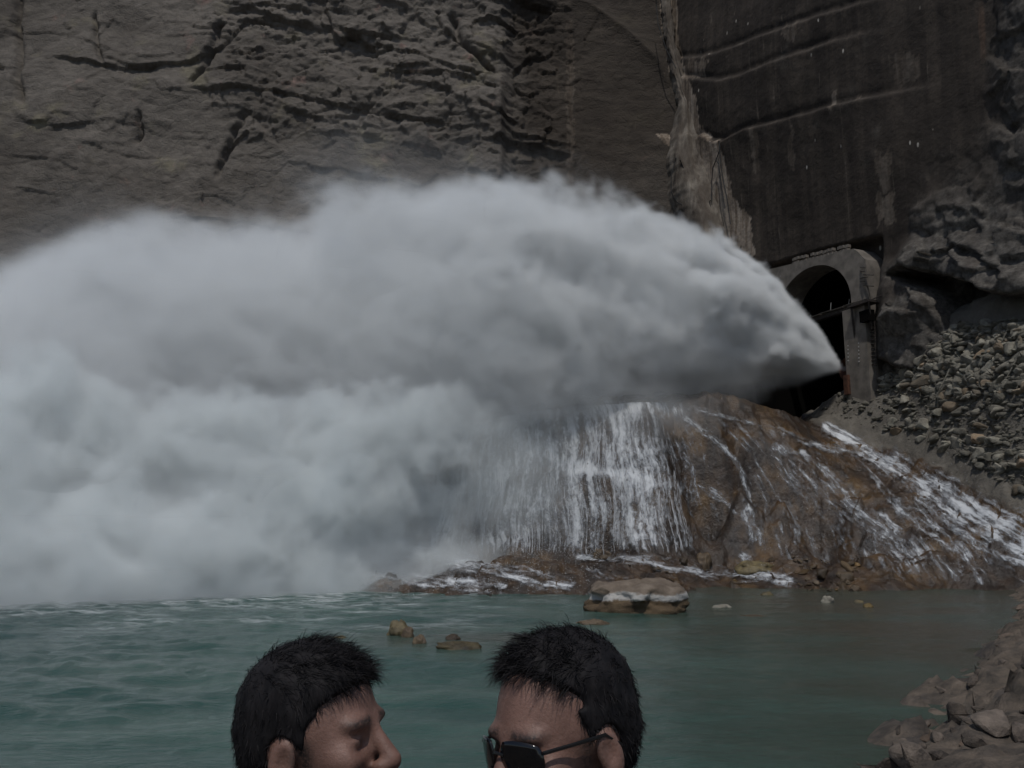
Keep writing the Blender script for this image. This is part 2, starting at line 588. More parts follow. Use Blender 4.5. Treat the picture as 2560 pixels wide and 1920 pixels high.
def build_cliff():
    xs = np.concatenate([np.arange(-78, -50, .35), np.arange(-50, 27, 0.165)])
    zs = np.concatenate([np.arange(-2, 12, .4), np.arange(12, 66, .165), np.arange(66, 74, .4)])
    X, Z = np.meshgrid(xs, zs, indexing='ij')
    U, Vv = project(np.stack([X, CL_Y + CL_LEAN * Z, Z], -1))
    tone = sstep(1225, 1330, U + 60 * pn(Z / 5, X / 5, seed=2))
    smooth = .93 * sstep(1300, 1560, U + 70 * pn(Z / 6, X / 6, seed=2))          # the cut part beside the tunnel
    rough = sstep(480, 640, U + 110 * pn(X / 7, Z / 7, seed=9)) * (1 - sstep(300, 380, Vv - .08 * (U - 640) + 40 * pn(X / 5, Z / 5, seed=19))) * (1 - smooth)
    rough = np.maximum(rough, .8 * sstep(1140, 1190, U) * (1 - smooth))
    q = Z + 0.225 * X + 1.3 * fbm(X / 13, Z / 13, oct=3, seed=4)
    d = 2.2 * fbm(X / 22, Z / 22, oct=3, seed=11) * (1 - .6 * smooth)
    for wl, amp, sd in ((4.6, .60, 1), (1.9, .26, 2), (0.8, .11, 3)):
        ph = q / wl + .35 * pn(X / (wl * 2.5), Z / (wl * 2), seed=sd)
        i = np.floor(ph)
        f = ph - i
        h = (_hash(i, i * 0 + np.floor(X / (wl * 3.5) + .5 * pn(X / wl, Z / wl, seed=sd + 40)), i * 0, sd) & 1023) / 1023.0
        patch = sstep(-.15, .35, pn(X / 9 + sd * 7, Z / 7, seed=sd + 20))
        d += amp * (h + .55 * (1 - f)) * (.25 + .75 * patch) * (1 - .92 * smooth) * (.45 + .55 * rough)
    f1, _ = facets(X + 1.4 * pn(X / 3, Z / 3, seed=31), Z + 1.4 * pn(X / 3, Z / 3, seed=32), 4.2, 5)
    f2, _ = facets(X + .7 * pn(X / 1.4, Z / 1.4, seed=33), Z * 1.35, 1.75, 6)
    f3, _ = facets(X, Z * 1.3 + .3 * pn(X, Z, seed=35), .75, 7)
    d += (.40 * f1 * (.35 + .65 * rough) + .23 * f2 * (.16 + .84 * rough) + .10 * f3 * (.08 + .92 * rough)) * (1 - .88 * smooth)
    d += .30 * fbm(X / 2.1, Z / 2.1, oct=5, seed=8) * (1 - .55 * smooth)
    L = [([(120, 130), (300, 175), (480, 165), (560, 120), (620, 55), (700, 60), (760, 95)], 1.7, 1.2),
         ([(560, 40), (660, 10), (800, 40)], 1.5, 1.0),
         ([(820, 55), (900, 100), (1040, 135), (1140, 180), (1250, 195)], 1.5, .9),
         ([(450, 225), (540, 232), (640, 228), (740, 240), (830, 262), (920, 285), (1050, 300), (1180, 318)], 1.6, .8),
         ([(640, 262), (780, 292), (900, 318), (1060, 335)], .7, .6),
         ([(260, 145), (330, 168), (400, 172)], .8, .8),
         ([(560, 378), (600, 355), (640, 320)], 1.3, 1.0),
         ([(200, 355), (300, 385), (420, 400)], .6, .8),
         ([(850, 435), (960, 445), (1080, 470)], .5, 1.2),
         ([(1060, 330), (1140, 318), (1230, 330)], 1.0, 1.0),
         ([(1225, 355), (1290, 345), (1430, 372)], 3.4, 1.7),
         ([(1190, 265), (1240, 290), (1300, 300)], 1.6, 1.0),
         ([(1250, 88), (1330, 62), (1450, 60)], .6, 1.4)]
    for k, (px, dp, w) in enumerate(L):
        d += ledge(X, Z, px, dp * .52, w, cliff_plane, seed=50 + k)
    # upright cracks
    for k, (px, dp, w) in enumerate(((((38, -40), (30, 60), (44, 130), (40, 200), (52, 260)), 1.4, .35), (((235, 30), (240, 110), (262, 170)), .8, .25),
                                     (((560, 60), (520, 170), (480, 220)), .9, .35), (((350, 280), (352, 330), (340, 360)), .8, .3),
                                     (((615, 290), (585, 350), (560, 400), (545, 450)), 1.0, .35), (((1130, 40), (1150, 110), (1240, 190)), 1.2, .4),
                                     (((1432, 60), (1428, 200), (1434, 420)), .25, .25))):
        pts = sorted((cliff_plane(u, v) for u, v in px), key=lambda p: p[1])
        zz = [p[1] for p in pts]
        xl = np.interp(Z, zz, [p[0] for p in pts]) + .25 * pn(Z / 1.1, Z * 0, seed=70 + k)
        fd = sstep(zz[0] - .5, zz[0] + 1, Z) * (1 - sstep(zz[-1] - 1, zz[-1] + .5, Z))
        d -= fd * dp * np.exp(-((X - xl) / w) ** 2)
    # blocky pillar at the end of the natural rock, then the deep notch
    d += 1.2 * sstep(1120, 1200, U) * (1 - sstep(1250, 1268, U)) * sstep(215, 250, Vv)
    d -= 1.6 * sstep(1250, 1290, U)
    # rounded rib that bounds the cut bowl at its upper left
    rib = poly_y([(1290, -60), (1480, 0), (1560, 55), (1650, 140), (1690, 220)], U)
    d += smooth * .9 * np.exp(-np.abs(Vv - rib) / 26) * (1 - sstep(1640, 1720, U))
    d += smooth * .7 * sstep(0, 30, Vv - 315 - 10 * pn(U / 40, U * 0)) * sstep(1600, 1660, U)
    Y = CL_Y + CL_LEAN * Z - d
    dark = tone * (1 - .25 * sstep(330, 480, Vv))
    chute = [(1650, -80), (1684, -80), (1690, 60), (1700, 140), (1722, 180), (1736, 250), (1752, 330), (1800, 352), (1822, 420), (1842, 500),
             (1870, 600), (1790, 600), (1752, 500), (1740, 440), (1700, 380), (1640, 318), (1700, 322), (1700, 240), (1678, 150), (1662, 60)]
    pu, pv = U + 9 * pn(X * 1.1, Z * 1.1, seed=90), Vv + 8 * pn(X * 1.3, Z * .6, seed=91)
    pale = inside(chute, pu, pv).astype(float)
    pale = np.maximum(pale, 0.22 * inside([(1418, 40), (1436, 40), (1436, 460), (1422, 460)], pu, pv))
    wet = sstep(23, 19, Z + 1.2 * pn(X / 3, Z / 3, seed=95)) * sstep(-2, 4, X)  # cliff foot under the jet: wet, and its shade painted in too
    V3 = np.stack([X, Y, Z], -1).reshape(-1, 3)
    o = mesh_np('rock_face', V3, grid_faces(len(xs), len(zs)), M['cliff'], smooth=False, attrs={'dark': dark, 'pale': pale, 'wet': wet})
    tag(o, kind='structure')


build_cliff()

# ------------------------------------------------------------------ the cut wall that holds the tunnel
W0 = np.array([26.0, 66.0])
WT = np.array([0.39, -0.9208])          # along the wall, towards the camera
WN = np.array([-0.9208, -0.39])         # out of the wall
W_LEAN = 0.05


def wall_pt(t, z, d=0.0):
    o = d - W_LEAN * (z - 16)
    return np.stack([W0[0] + t * WT[0] + o * WN[0], W0[1] + t * WT[1] + o * WN[1], z + 0 * t], -1)


def wall_plane(u, v, d=0.0):
    r = ray(u, v)
    c = np.array([0, 0, CAM_Z])
    a = r[0] * WN[0] + r[1] * WN[1] + W_LEAN * r[2]
    b = (c[0] - W0[0]) * WN[0] + (c[1] - W0[1]) * WN[1] + W_LEAN * (c[2] - 16) - d
    p = c + r * (-b / a)
    return (p[0] - W0[0]) * WT[0] + (p[1] - W0[1]) * WT[1], p[2]


def build_wall():
    ts = np.arange(-30, 34, 0.16)
    zs = np.arange(-2, 70, 0.16)
    T, Z = np.meshgrid(ts, zs, indexing='ij')
    U, Vv = project(wall_pt(T, Z))
    d = .7 * fbm(T / 14, Z / 14, oct=3, seed=3) + .12 * fbm(T / 2.2, Z / 2.6, oct=5, seed=13)
    lit_rim = np.zeros_like(d)
    for k, (px, step) in enumerate(((([(1660, 150), (1700, 145), (1760, 140), (1800, 130), (1900, 90), (2050, 38), (2160, 5), (2300, -30)]), .24),
                                   ([(1690, 185), (1730, 195), (1800, 201), (1850, 190), (1950, 150), (2100, 98), (2250, 60)], .24),
                                   ([(1760, 335), (1790, 350), (1815, 352), (1870, 325), (1960, 300), (2080, 268), (2150, 250), (2270, 222), (2380, 200)], .5))):
        pts = sorted(wall_plane(u, v) for u, v in px)
        tt = [p[0] for p in pts]
        zl = np.interp(T, tt, [p[1] for p in pts]) + .15 * fbm(T / 1.5, T * 0 + k, oct=4, seed=20 + k)
        fade = 1 - sstep(tt[-1] - 9, tt[-1], T)
        below = zl - Z
        d += fade * step * sstep(0, .22, below) * np.exp(-np.clip(below, 0, 99) / 9)
        d += fade * -.12 * np.exp(-((below + .3) / .35) ** 2)
        lit_rim = np.maximum(lit_rim, fade * np.exp(-((below - .06) / .10) ** 2) * (.1 + .9 * sstep(-.1, .5, fbm(T / 2.5, T * 0, oct=3, seed=60 + k))))  # bench edges lightened as if their tops caught the sky
    # natural, broken rock low on the right and towards the camera
    nat = sstep(2230, 2330, U + (Vv - 640) * .35 + 70 * pn(T / 3, Z / 3, seed=5))
    nat *= sstep(330, 560, Vv + 60 * pn(T / 4, Z / 4, seed=6))
    nat = np.maximum(nat, sstep(2440, 2540, U + 40 * pn(T / 3, Z / 3, seed=15)) * .8)
    f1, _ = facets(T + .9 * pn(T / 2, Z / 2, seed=41), Z * .9 + .35 * T, 3.2, 8)
    f2, _ = facets(T, Z * 1.3 + .3 * T, 1.2, 9)
    d += nat * (.7 * f1 + .22 * f2 + .25 * fbm(T / 1.5, Z / 1.5, oct=5, seed=23) + .3)
    # big slab that overhangs a dark hollow above the rubble
    hol_top = poly_y([(2200, 690), (2262, 676), (2300, 672), (2345, 683), (2400, 695), (2450, 712), (2480, 722), (2500, 735), (2560, 742), (2700, 760)], U)
    hol_bot = poly_y([(2200, 700), (2262, 690), (2300, 712), (2340, 745), (2370, 800), (2400, 880), (2700, 920)], U)
    wob = 5 * pn(U / 18, Vv / 30, seed=77)
    cave = sstep(0, 5, Vv - hol_top + wob) * (1 - sstep(-6, 5, Vv - hol_bot + wob)) * sstep(2225, 2262, U)
    slab = sstep(2230, 2290, U) * sstep(-95, -25, Vv - hol_top) * (1 - sstep(-3, 3, Vv - hol_top + wob))
    d += 1.1 * slab - 4.2 * cave
    d += ledge(T, Z, [(2360, 640), (2400, 610), (2440, 625), (2500, 660), (2560, 690)], 1.1, .6, wall_plane, seed=81)
    d += ledge(T, Z, [(2410, 580), (2450, 560), (2470, 575)], .7, .5, wall_plane, seed=82)
    # rounded bulge left of the hollow
    d += 1.1 * np.exp(-(((U - 2275) / 75) ** 2 + ((Vv - 760) / 70) ** 2) ** 2)
    # recess round the portal
    rec = sstep(1880, 1905, U) * (1 - sstep(2195, 2212, U)) * sstep(-4, 6, Vv - poly_y([(1880, 676), (2000, 640), (2135, 606), (2212, 590)], U))
    d = d * (1 - rec) - 1.2 * rec
    # opening of the tunnel
    T1, zc = wall_plane(2128, 752, .9)
    T0, _ = wall_plane(1936, 752, .9)
    _, ztop = wall_plane(2045, 660, .9)
    tm, hw = (T0 + T1) / 2, (T1 - T0) / 2
    arch = zc + (ztop - zc) * np.sqrt(np.clip(1 - ((T - tm) / hw) ** 2, 0, 1))
    hole = (T > T0 - .1) & (T < T1 + .1) & (Z < arch + .15) & (Z > 9)
    chute = [(1640, -80), (1690, -80), (1694, 60), (1704, 140), (1735, 190), (1748, 250), (1762, 330), (1790, 350), (1815, 352), (1822, 420), (1842, 500),
             (1880, 560), (1900, 640), (1740, 600), (1752, 500), (1690, 380), (1650, 318), (1660, 240)]
    pu, pv = U + 22 * fbm(T * .8, Z * .35, oct=4, seed=90), Vv + 46 * fbm(T * 1.1, Z * .5, oct=4, seed=91)
    pale = inside(chute, pu, pv).astype(float)
    pale = np.maximum(pale, .5 * inside([(1725, 150), (1775, 150), (1772, 200), (1722, 200)], pu, pv))
    for a, b, c, e, s in ((2085, 235, 2100, 275, .8), (2140, 240, 2152, 260, .7), (2235, 130, 2300, 200, .35), (1893, 320, 1904, 440, .4), (2198, 480, 2250, 560, .55), (1982, 320, 1996, 420, .3),
                          (2205, 380, 2235, 470, .4), (1960, 60, 2000, 100, .5)):
        pale = np.maximum(pale, .6 * s * inside([(a, b), (c, b), (c, e), (a, e)], pu, pv))
    V3 = wall_pt(T, Z, d).reshape(-1, 3)
    F = grid_faces(len(ts), len(zs))
    keep = ~hole.ravel()[F].any(1)
    o = mesh_np('cut_wall', V3, F[keep], M['wall'], attrs={'natural': nat, 'pale': pale, 'lit_rim': lit_rim, 'wet': sstep(19, 16, Z + .8 * pn(T / 3, Z / 3, seed=96)) * sstep(2.5, -1, T)})  # the wet mask also holds painted shade left of the portal
    tag(o, 'dark streaked cut rock wall above and beside the tunnel portal', 'wall', kind='structure')
    return T0, T1, zc, ztop


PT0, PT1, PZC, PZT = build_wall()
print('portal', PT0, PT1, PZC, PZT)

# ------------------------------------------------------------------ mound, rubble and right bank: one terrain from surveyed points
def tps(ctrl, X, Y, lam=0.02):
    C = np.array(ctrl)
    def phi(r2):
        return 0.5 * r2 * np.log(r2 + 1e-9)
    n = len(C)
    D = (C[:, None, 0] - C[None, :, 0]) ** 2 + (C[:, None, 1] - C[None, :, 1]) ** 2
    A = np.zeros((n + 3, n + 3))
    A[:n, :n] = phi(D) + lam * np.eye(n) * 20
    A[:n, n] = 1; A[:n, n + 1:] = C[:, :2]
    A[n, :n] = 1; A[n + 1:, :n] = C[:, :2].T
    w = np.linalg.solve(A, np.concatenate([C[:, 2], np.zeros(3)]))
    out = w[n] + w[n + 1] * X + w[n + 2] * Y
    for i in range(n):
        out = out + w[i] * phi((X - C[i, 0]) ** 2 + (Y - C[i, 1]) ** 2)
    return out


CT = [PW(u, v, -.25) for u, v in ((850, 1486), (1000, 1480), (1200, 1474), (1350, 1474), (1500, 1468), (1750, 1462), (1900, 1462), (2050, 1466), (2200, 1474), (2350, 1484), (2500, 1490), (2700, 1500), (600, 1500))]
CT += [P(*a) for a in (
    (950, 1440, 45.2), (1150, 1410, 47), (1300, 1405, 47.2), (1500, 1415, 47.4), (1700, 1425, 48), (1900, 1425, 48.5), (2050, 1425, 48),
    (1150, 1385, 48.6), (1350, 1384, 49), (1550, 1386, 49.6), (1750, 1386, 50), (1900, 1380, 50.2), (2050, 1390, 49.4),
    (1150, 1220, 50), (1300, 1220, 50.6), (1500, 1220, 51.2), (1700, 1210, 51.6), (1850, 1210, 51.8), (1950, 1230, 51.6),
    (1200, 1080, 52.6), (1350, 1065, 53.4), (1500, 1065, 54), (1650, 1070, 54.4), (1800, 1085, 55), (1950, 1120, 55.2),
    (1300, 1030, 57), (1450, 1016, 58), (1600, 1004, 59.5), (1720, 1003, 60.5), (1850, 1018, 61), (1980, 1040, 61.5), (2060, 1056, 62),
    (1600, 1014, 62.4), (1720, 1014, 63.2), (1850, 1032, 63.6), (1960, 1052, 64), (2080, 1110, 59), (2100, 1200, 54.5), (2150, 1290, 51), (2250, 1240, 52.5), (2300, 1320, 49.4), (2200, 1390, 47.8), (2350, 1400, 46.6), (2480, 1420, 45.6),
    (2250, 1140, 56), (2400, 1215, 50.5), (2560, 1320, 45.5), (2480, 1330, 46.4), (2700, 1400, 43.5), (2900, 1400, 43),
    (2120, 1010, 62.6), (2180, 1060, 59.6), (2250, 1000, 58.8), (2320, 1080, 55.2), (2400, 1000, 53.5), (2450, 1120, 50.5), (2560, 1010, 48.4), (2560, 1180, 46.6), (2700, 1100, 44),
    (2180, 935, 62.6), (2300, 862, 58.2), (2380, 824, 55.6), (2460, 806, 53.2), (2560, 798, 50.6), (2700, 800, 47.5), (2900, 820, 44),
    (1050, 1150, 51.5), (1000, 1250, 50), (850, 1330, 48), (700, 1420, 46), (1150, 1060, 55), (1000, 1120, 55), (850, 1250, 52), (700, 1350, 50))]
CT += [np.array(p) for p in ((8, 65, 7), (14, 66, 8.5), (20, 67, 10), (24, 67, 12.3), (2, 63, 5), (-4, 60, 3), (-10, 56, .5), (-16, 52, -.6), (-20, 46, -.8), (-2, 70, 4), (10, 74, 6), (18, 74, 8), (30, 62, 16), (34, 57, 18), (38, 47, 15))]
CT += [np.array((x, 39.2, -1.4)) for x in range(-24, 30, 5)]
MX = np.arange(-24, 44, 0.14)
MY = np.arange(39, 76, 0.14)
GX, GY = np.meshgrid(MX, MY, indexing='ij')
GZ0 = tps(CT, GX, GY)


def build_mound():
    Z = GZ0.copy()
    U, Vv = project(np.stack([GX, GY, Z], -1))
    # the part that is dry rubble
    edge = poly_y([(1980, 1030), (2050, 1058), (2130, 1085), (2250, 1130), (2400, 1200), (2560, 1290), (2800, 1400)], U)
    drab = sstep(-8, 10, edge - Vv + 14 * pn(GX / 1.6, GY / 1.6, seed=3)) * sstep(1960, 2050, U)
    face = sstep(1.2, 2.4, Z) * (1 - drab)
    sl, e1 = facets(GX + .6 * pn(GX / 1.2, GY / 1.2, seed=4), GY, 2.4, 3)
    s2, e2 = facets(GX, GY, .9, 4)
    Z += (.26 * sl + .16 * s2) * (1 - .5 * drab)
    # gullies that run down the face, and horizontal lips
    Z += face * .22 * fbm(GX / 1.3, GY / 5.0, oct=4, seed=6)
    lev = GZ0 / 1.55 + .4 * pn(GX / 3, GY / 3, seed=8)
    fr = lev - np.floor(lev)
    Z += face * .55 * (sstep(.35, .95, fr) - fr) * (.4 + .6 * sstep(-.2, .3, pn(GX / 4, GY / 4, seed=18)))
    Z += .10 * fbm(GX / .8, GY / .8, oct=4, seed=9)
    Z += drab * (.35 * fbm(GX / 3, GY / 3, oct=4, seed=10) + .18 * fbm(GX / .7, GY / .7, oct=4, seed=12))
    low = 1 - sstep(.6, 2.0, GZ0)
    Z += low * (.30 * fbm(GX / 1.6, GY / 1.2, oct=4, seed=14) + .12)
    grey = sstep(1900, 1500, U) * sstep(.8, 3, GZ0) * (1 - sstep(9.5, 11.5, GZ0)) * (.5 + .5 * sstep(-.2, .3, pn(GX / 2, GY / 2, seed=21)))
    o = mesh_np('rock_mound', np.stack([GX, GY, Z], -1).reshape(-1, 3), grid_faces(len(MX), len(MY)), M['mound'], attrs={'drab': drab, 'grey': grey})
    tag(o, kind='structure')
    return Z, drab


GZ, GDRAB = build_mound()


def ground(x, y):
    """height of the mound terrain by bilinear lookup"""
    fx = np.clip((np.asarray(x) - MX[0]) / .14, 0, len(MX) - 1.001)
    fy = np.clip((np.asarray(y) - MY[0]) / .14, 0, len(MY) - 1.001)
    i, j = fx.astype(int), fy.astype(int)
    a, b = fx - i, fy - j
    return (GZ[i, j] * (1 - a) * (1 - b) + GZ[i + 1, j] * a * (1 - b) + GZ[i, j + 1] * (1 - a) * b + GZ[i + 1, j + 1] * a * b)


# ------------------------------------------------------------------ pool
def build_pool():
    ys = 1.0 + 95 * (np.linspace(0, 1, 430) ** 1.7)
    ss = np.linspace(-1, 1, 440)
    S, Y = np.meshgrid(ss, ys, indexing='ij')
    X = S * (14 + .95 * Y)
    U, Vv = project(np.stack([X, Y, 0 * X], -1))
    left = 1 - sstep(-14, 8, X + .1 * (Y - 30))
    amp = .5 + .9 * left * sstep(8, 20, Y)
    Z = amp * (.14 * fbm(X / 2.4, Y / 1.3, oct=4, seed=1) + .085 * fbm(X / .9, Y / .5, oct=3, seed=2) + .05 * fbm(X / 6, Y / 3, oct=2, seed=3))
    shallow = sstep(-3, 11, X - .06 * Y + 2.5 * pn(X / 6, Y / 4, seed=4))
    bar = np.exp(-(((Vv - 1600 - 14 * pn(X / 4, Y / 3, seed=5)) / 26) ** 2)) * sstep(760, 1000, U) * (1 - sstep(1350, 1500, U))
    shallow = np.clip(np.maximum(shallow * .95, bar * .8), 0, 1)
    deep = (1 - sstep(-20, -3, X + .25 * (Y - 20))) * sstep(10, 22, Y) * .8
    foam = np.clip(sstep(20, 36, Y + 5 * pn(X / 5, Y / 3, seed=7)) * (1 - sstep(-5, 4, X)) * .9 * sstep(-.15, .4, pn(X / 3.5, Y / 2.2, seed=27)), 0, 1)
    shore = np.exp(-np.abs(Vv - 1482) / 7) * sstep(800, 900, U) * (1 - sstep(1380, 1470, U)) * (Y > 30)
    foam = np.maximum(foam, shore)
    foam = np.maximum(foam, sstep(30.5, 38, Y + 2.5 * pn(X / 3, Y / 2, seed=37)) * (1 - sstep(-9, -2, X)))
    o = mesh_np('pool_water', np.stack([X, Y, Z], -1).reshape(-1, 3), grid_faces(len(ss), len(ys)), M['water'], attrs={'shallow': shallow, 'deep': deep, 'foam': foam})
    tag(o, kind='structure')
    s = 900.0
    b = MB().poly([(-s, -s, -2.2), (s, -s, -2.2), (s, s, -2.2), (-s, s, -2.2)], [(0, 1, 2, 3)]).build('ground', M['mound'])
    tag(b, kind='structure')


build_pool()

# ------------------------------------------------------------------ spray: shape of the jet in its own frame
NOZ = P(2108, 922, 64.6)
JD = np.array([-0.955, -0.2966])         # the jet leaves nearly square to the wall
JS = np.array([0.2966, -0.955])          # to the jet's side, towards the camera
JROT = math.atan2(JD[1], JD[0])


def jet_plane(u, v, side=0.0):
    """(x along, z up from the nozzle) where the sight line meets the upright plane through the jet's axis"""
    r = ray(u, v)
    c = np.array([0, 0, CAM_Z]) - NOZ
    a = r[0] * JS[0] + r[1] * JS[1]
    b = c[0] * JS[0] + c[1] * JS[1] - side
    p = c + r * (-b / a)
    return p[0] * JD[0] + p[1] * JD[1], p[2]


def soft_volume(name, lo, hi, D, mat, parent=None):
    """a real density field: voxels of D between lo and hi, as a volume object"""
    nx, ny, nz = D.shape
    me = bpy.data.meshes.new(name + '_samples')
    me.vertices.add(D.size)
    a = me.attributes.new('dens', 'FLOAT', 'POINT')
    a.data.foreach_set('value', np.ascontiguousarray(D, np.float32).ravel())
    src = bpy.data.objects.new(name + '_samples', me)
    ob = bpy.data.objects.new(name, bpy.data.volumes.new(name))
    ob.data.materials.append(mat)
    link(ob, parent)
    g = bpy.data.node_groups.new(name + '_field', 'GeometryNodeTree')
    g.interface.new_socket('Geometry', in_out='INPUT', socket_type='NodeSocketGeometry')
    g.interface.new_socket('Geometry', in_out='OUTPUT', socket_type='NodeSocketGeometry')
    N, K = g.nodes, g.links
    N.new('NodeGroupInput')
    go = N.new('NodeGroupOutput')
    vc = N.new('GeometryNodeVolumeCube')
    vc.inputs['Min'].default_value = lo
    vc.inputs['Max'].default_value = hi
    for k, r in zip('XYZ', D.shape):
        vc.inputs['Resolution ' + k].default_value = r
    oi = N.new('GeometryNodeObjectInfo')
    oi.inputs['Object'].default_value = src
    na = N.new('GeometryNodeInputNamedAttribute')
    na.data_type = 'FLOAT'
    na.inputs['Name'].default_value = 'dens'
    si = N.new('GeometryNodeSampleIndex')
    si.data_type = 'FLOAT'
    si.domain = 'POINT'
    K.new(oi.outputs['Geometry'], si.inputs['Geometry'])
    K.new(na.outputs[0], si.inputs['Value'])
    sep = N.new('ShaderNodeSeparateXYZ')
    K.new(N.new('GeometryNodeInputPosition').outputs[0], sep.inputs[0])
    tot = None
    for i, stride in enumerate((ny * nz, nz, 1)):
        m1 = N.new('ShaderNodeMath'); m1.operation = 'SUBTRACT'
        K.new(sep.outputs[i], m1.inputs[0]); m1.inputs[1].default_value = lo[i]
        m2 = N.new('ShaderNodeMath'); m2.operation = 'MULTIPLY'
        K.new(m1.outputs[0], m2.inputs[0]); m2.inputs[1].default_value = (D.shape[i] - 1) / (hi[i] - lo[i])
        fi = N.new('FunctionNodeFloatToInt'); fi.rounding_mode = 'ROUND'
        K.new(m2.outputs[0], fi.inputs[0])
        im = N.new('FunctionNodeIntegerMath'); im.operation = 'MULTIPLY'
        K.new(fi.outputs[0], im.inputs[0]); im.inputs[1].default_value = stride
        if tot is None:
            tot = im.outputs[0]
        else:
            ia = N.new('FunctionNodeIntegerMath'); ia.operation = 'ADD'
            K.new(tot, ia.inputs[0]); K.new(im.outputs[0], ia.inputs[1])
            tot = ia.outputs[0]
    K.new(tot, si.inputs['Index'])
    K.new(si.outputs[0], vc.inputs['Density'])
    sm = N.new('GeometryNodeSetMaterial')
    sm.inputs['Material'].default_value = mat
    K.new(vc.outputs[0], sm.inputs['Geometry'])
    K.new(sm.outputs[0], go.inputs[0])
    ob.modifiers.new('density', 'NODES').node_group = g
    return ob


def surface_nets(D, axes, iso=0.0):
    """D > iso is inside; axes = three 1-d coordinate arrays (may be uneven); returns V, F"""
    S = D > iso
    nx, ny, nz = D.shape
    c = [S[i:nx - 1 + i, j:ny - 1 + j, k:nz - 1 + k] for i in (0, 1) for j in (0, 1) for k in (0, 1)]
    cnt = sum(q.astype(np.int8) for q in c)
    act = (cnt > 0) & (cnt < 8)
    idx = -np.ones(act.shape, np.int64)
    I, J, Kk = np.nonzero(act)
    idx[I, J, Kk] = np.arange(len(I))
    acc = np.zeros((len(I), 3))
    n = np.zeros(len(I))
    off = [(i, j, k) for i in (0, 1) for j in (0, 1) for k in (0, 1)]
    for a in range(8):
        for b in range(a + 1, 8):
            da = np.array(off[b]) - np.array(off[a])
            if np.abs(da).sum() != 1:
                continue
            va = D[I + off[a][0], J + off[a][1], Kk + off[a][2]]
            vb = D[I + off[b][0], J + off[b][1], Kk + off[b][2]]
            m = (va > iso) != (vb > iso)
            t = np.where(m, (iso - va) / np.where(m, vb - va, 1), 0)
            for ax in range(3):
                acc[:, ax] += np.where(m, off[a][ax] + t * da[ax], 0)
            n += m
    acc /= n[:, None]
    V = np.stack([np.interp((I, J, Kk)[ax] + acc[:, ax], np.arange(D.shape[ax]), axes[ax]) for ax in range(3)], 1)
    F = []
    for ax in range(3):
        o1, o2 = (ax + 1) % 3, (ax + 2) % 3
        sl0 = [slice(None)] * 3; sl1 = [slice(None)] * 3
        sl0[ax] = slice(0, -1); sl1[ax] = slice(1, None)
        A, B = S[tuple(sl0)], S[tuple(sl1)]
        E = np.argwhere(A != B)
        E = E[(E[:, o1] > 0) & (E[:, o2] > 0) & (E[:, o1] < D.shape[o1] - 1) & (E[:, o2] < D.shape[o2] - 1)]
        ins = A[tuple(E.T)]
        q = []
        for d1, d2 in ((-1, -1), (0, -1), (0, 0), (-1, 0)):
            e = E.copy()
            e[:, o1] += d1
            e[:, o2] += d2
            q.append(idx[tuple(e.T)])
        q = np.stack(q, 1)
        q[~ins] = q[~ins][:, ::-1]
        F.append(q)
    F = np.concatenate(F)
    return V, F[(F >= 0).all(1)]


def mist_material(name, dens, col, aniso=0.0):
    m = bpy.data.materials.new(name)
    m.use_nodes = True
    nt = m.node_tree
    nt.nodes.remove(nt.nodes['Principled BSDF'])
    pv = nt.nodes.new('ShaderNodeVolumePrincipled')
    pv.inputs['Color'].default_value = (*col, 1)
    pv.inputs['Density'].default_value = dens
    pv.inputs['Anisotropy'].default_value = aniso
    nt.links.new(pv.outputs[0], nt.nodes['Material Output'].inputs['Volume'])
    return m


M['mist'] = mist_material('spray_mist', 1.0, (.968, .982, .986), -.1)
M['splash'] = mist_material('splash_mist', 1.0, (.972, .998, .998), -.36)
M['core'] = NT('white_water_core').done((.92, .94, .945), .95, None, .05, 1)


def field(shape, size, wl, rng, octaves=5, gain=.55, stretch=(1, 1, 1)):
    out = np.zeros(shape, np.float32)
    a, tot = 1.0, 0.0
    for o in range(octaves):
        out += a * lattice(shape, [s / (wl * k / 2 ** o) for s, k in zip(size, stretch)], rng)
        tot += a * a
        a *= gain
    return out / math.sqrt(tot)


def sample3(A, cx, cy, cz):
    """trilinear lookup of array A at fractional cell coordinates"""
    out = 0
    c = [np.clip(v, 0, n - 1.001) for v, n in zip((cx, cy, cz), A.shape)]
    i = [v.astype(np.int32) for v in c]
    f = [(v - k).astype(np.float32) for v, k in zip(c, i)]
    for dx in (0, 1):
        for dy in (0, 1):
            for dz in (0, 1):
                w = (f[0] if dx else 1 - f[0]) * (f[1] if dy else 1 - f[1]) * (f[2] if dz else 1 - f[2])
                out = out + w * A[i[0] + dx, i[1] + dy, i[2] + dz]
    return out


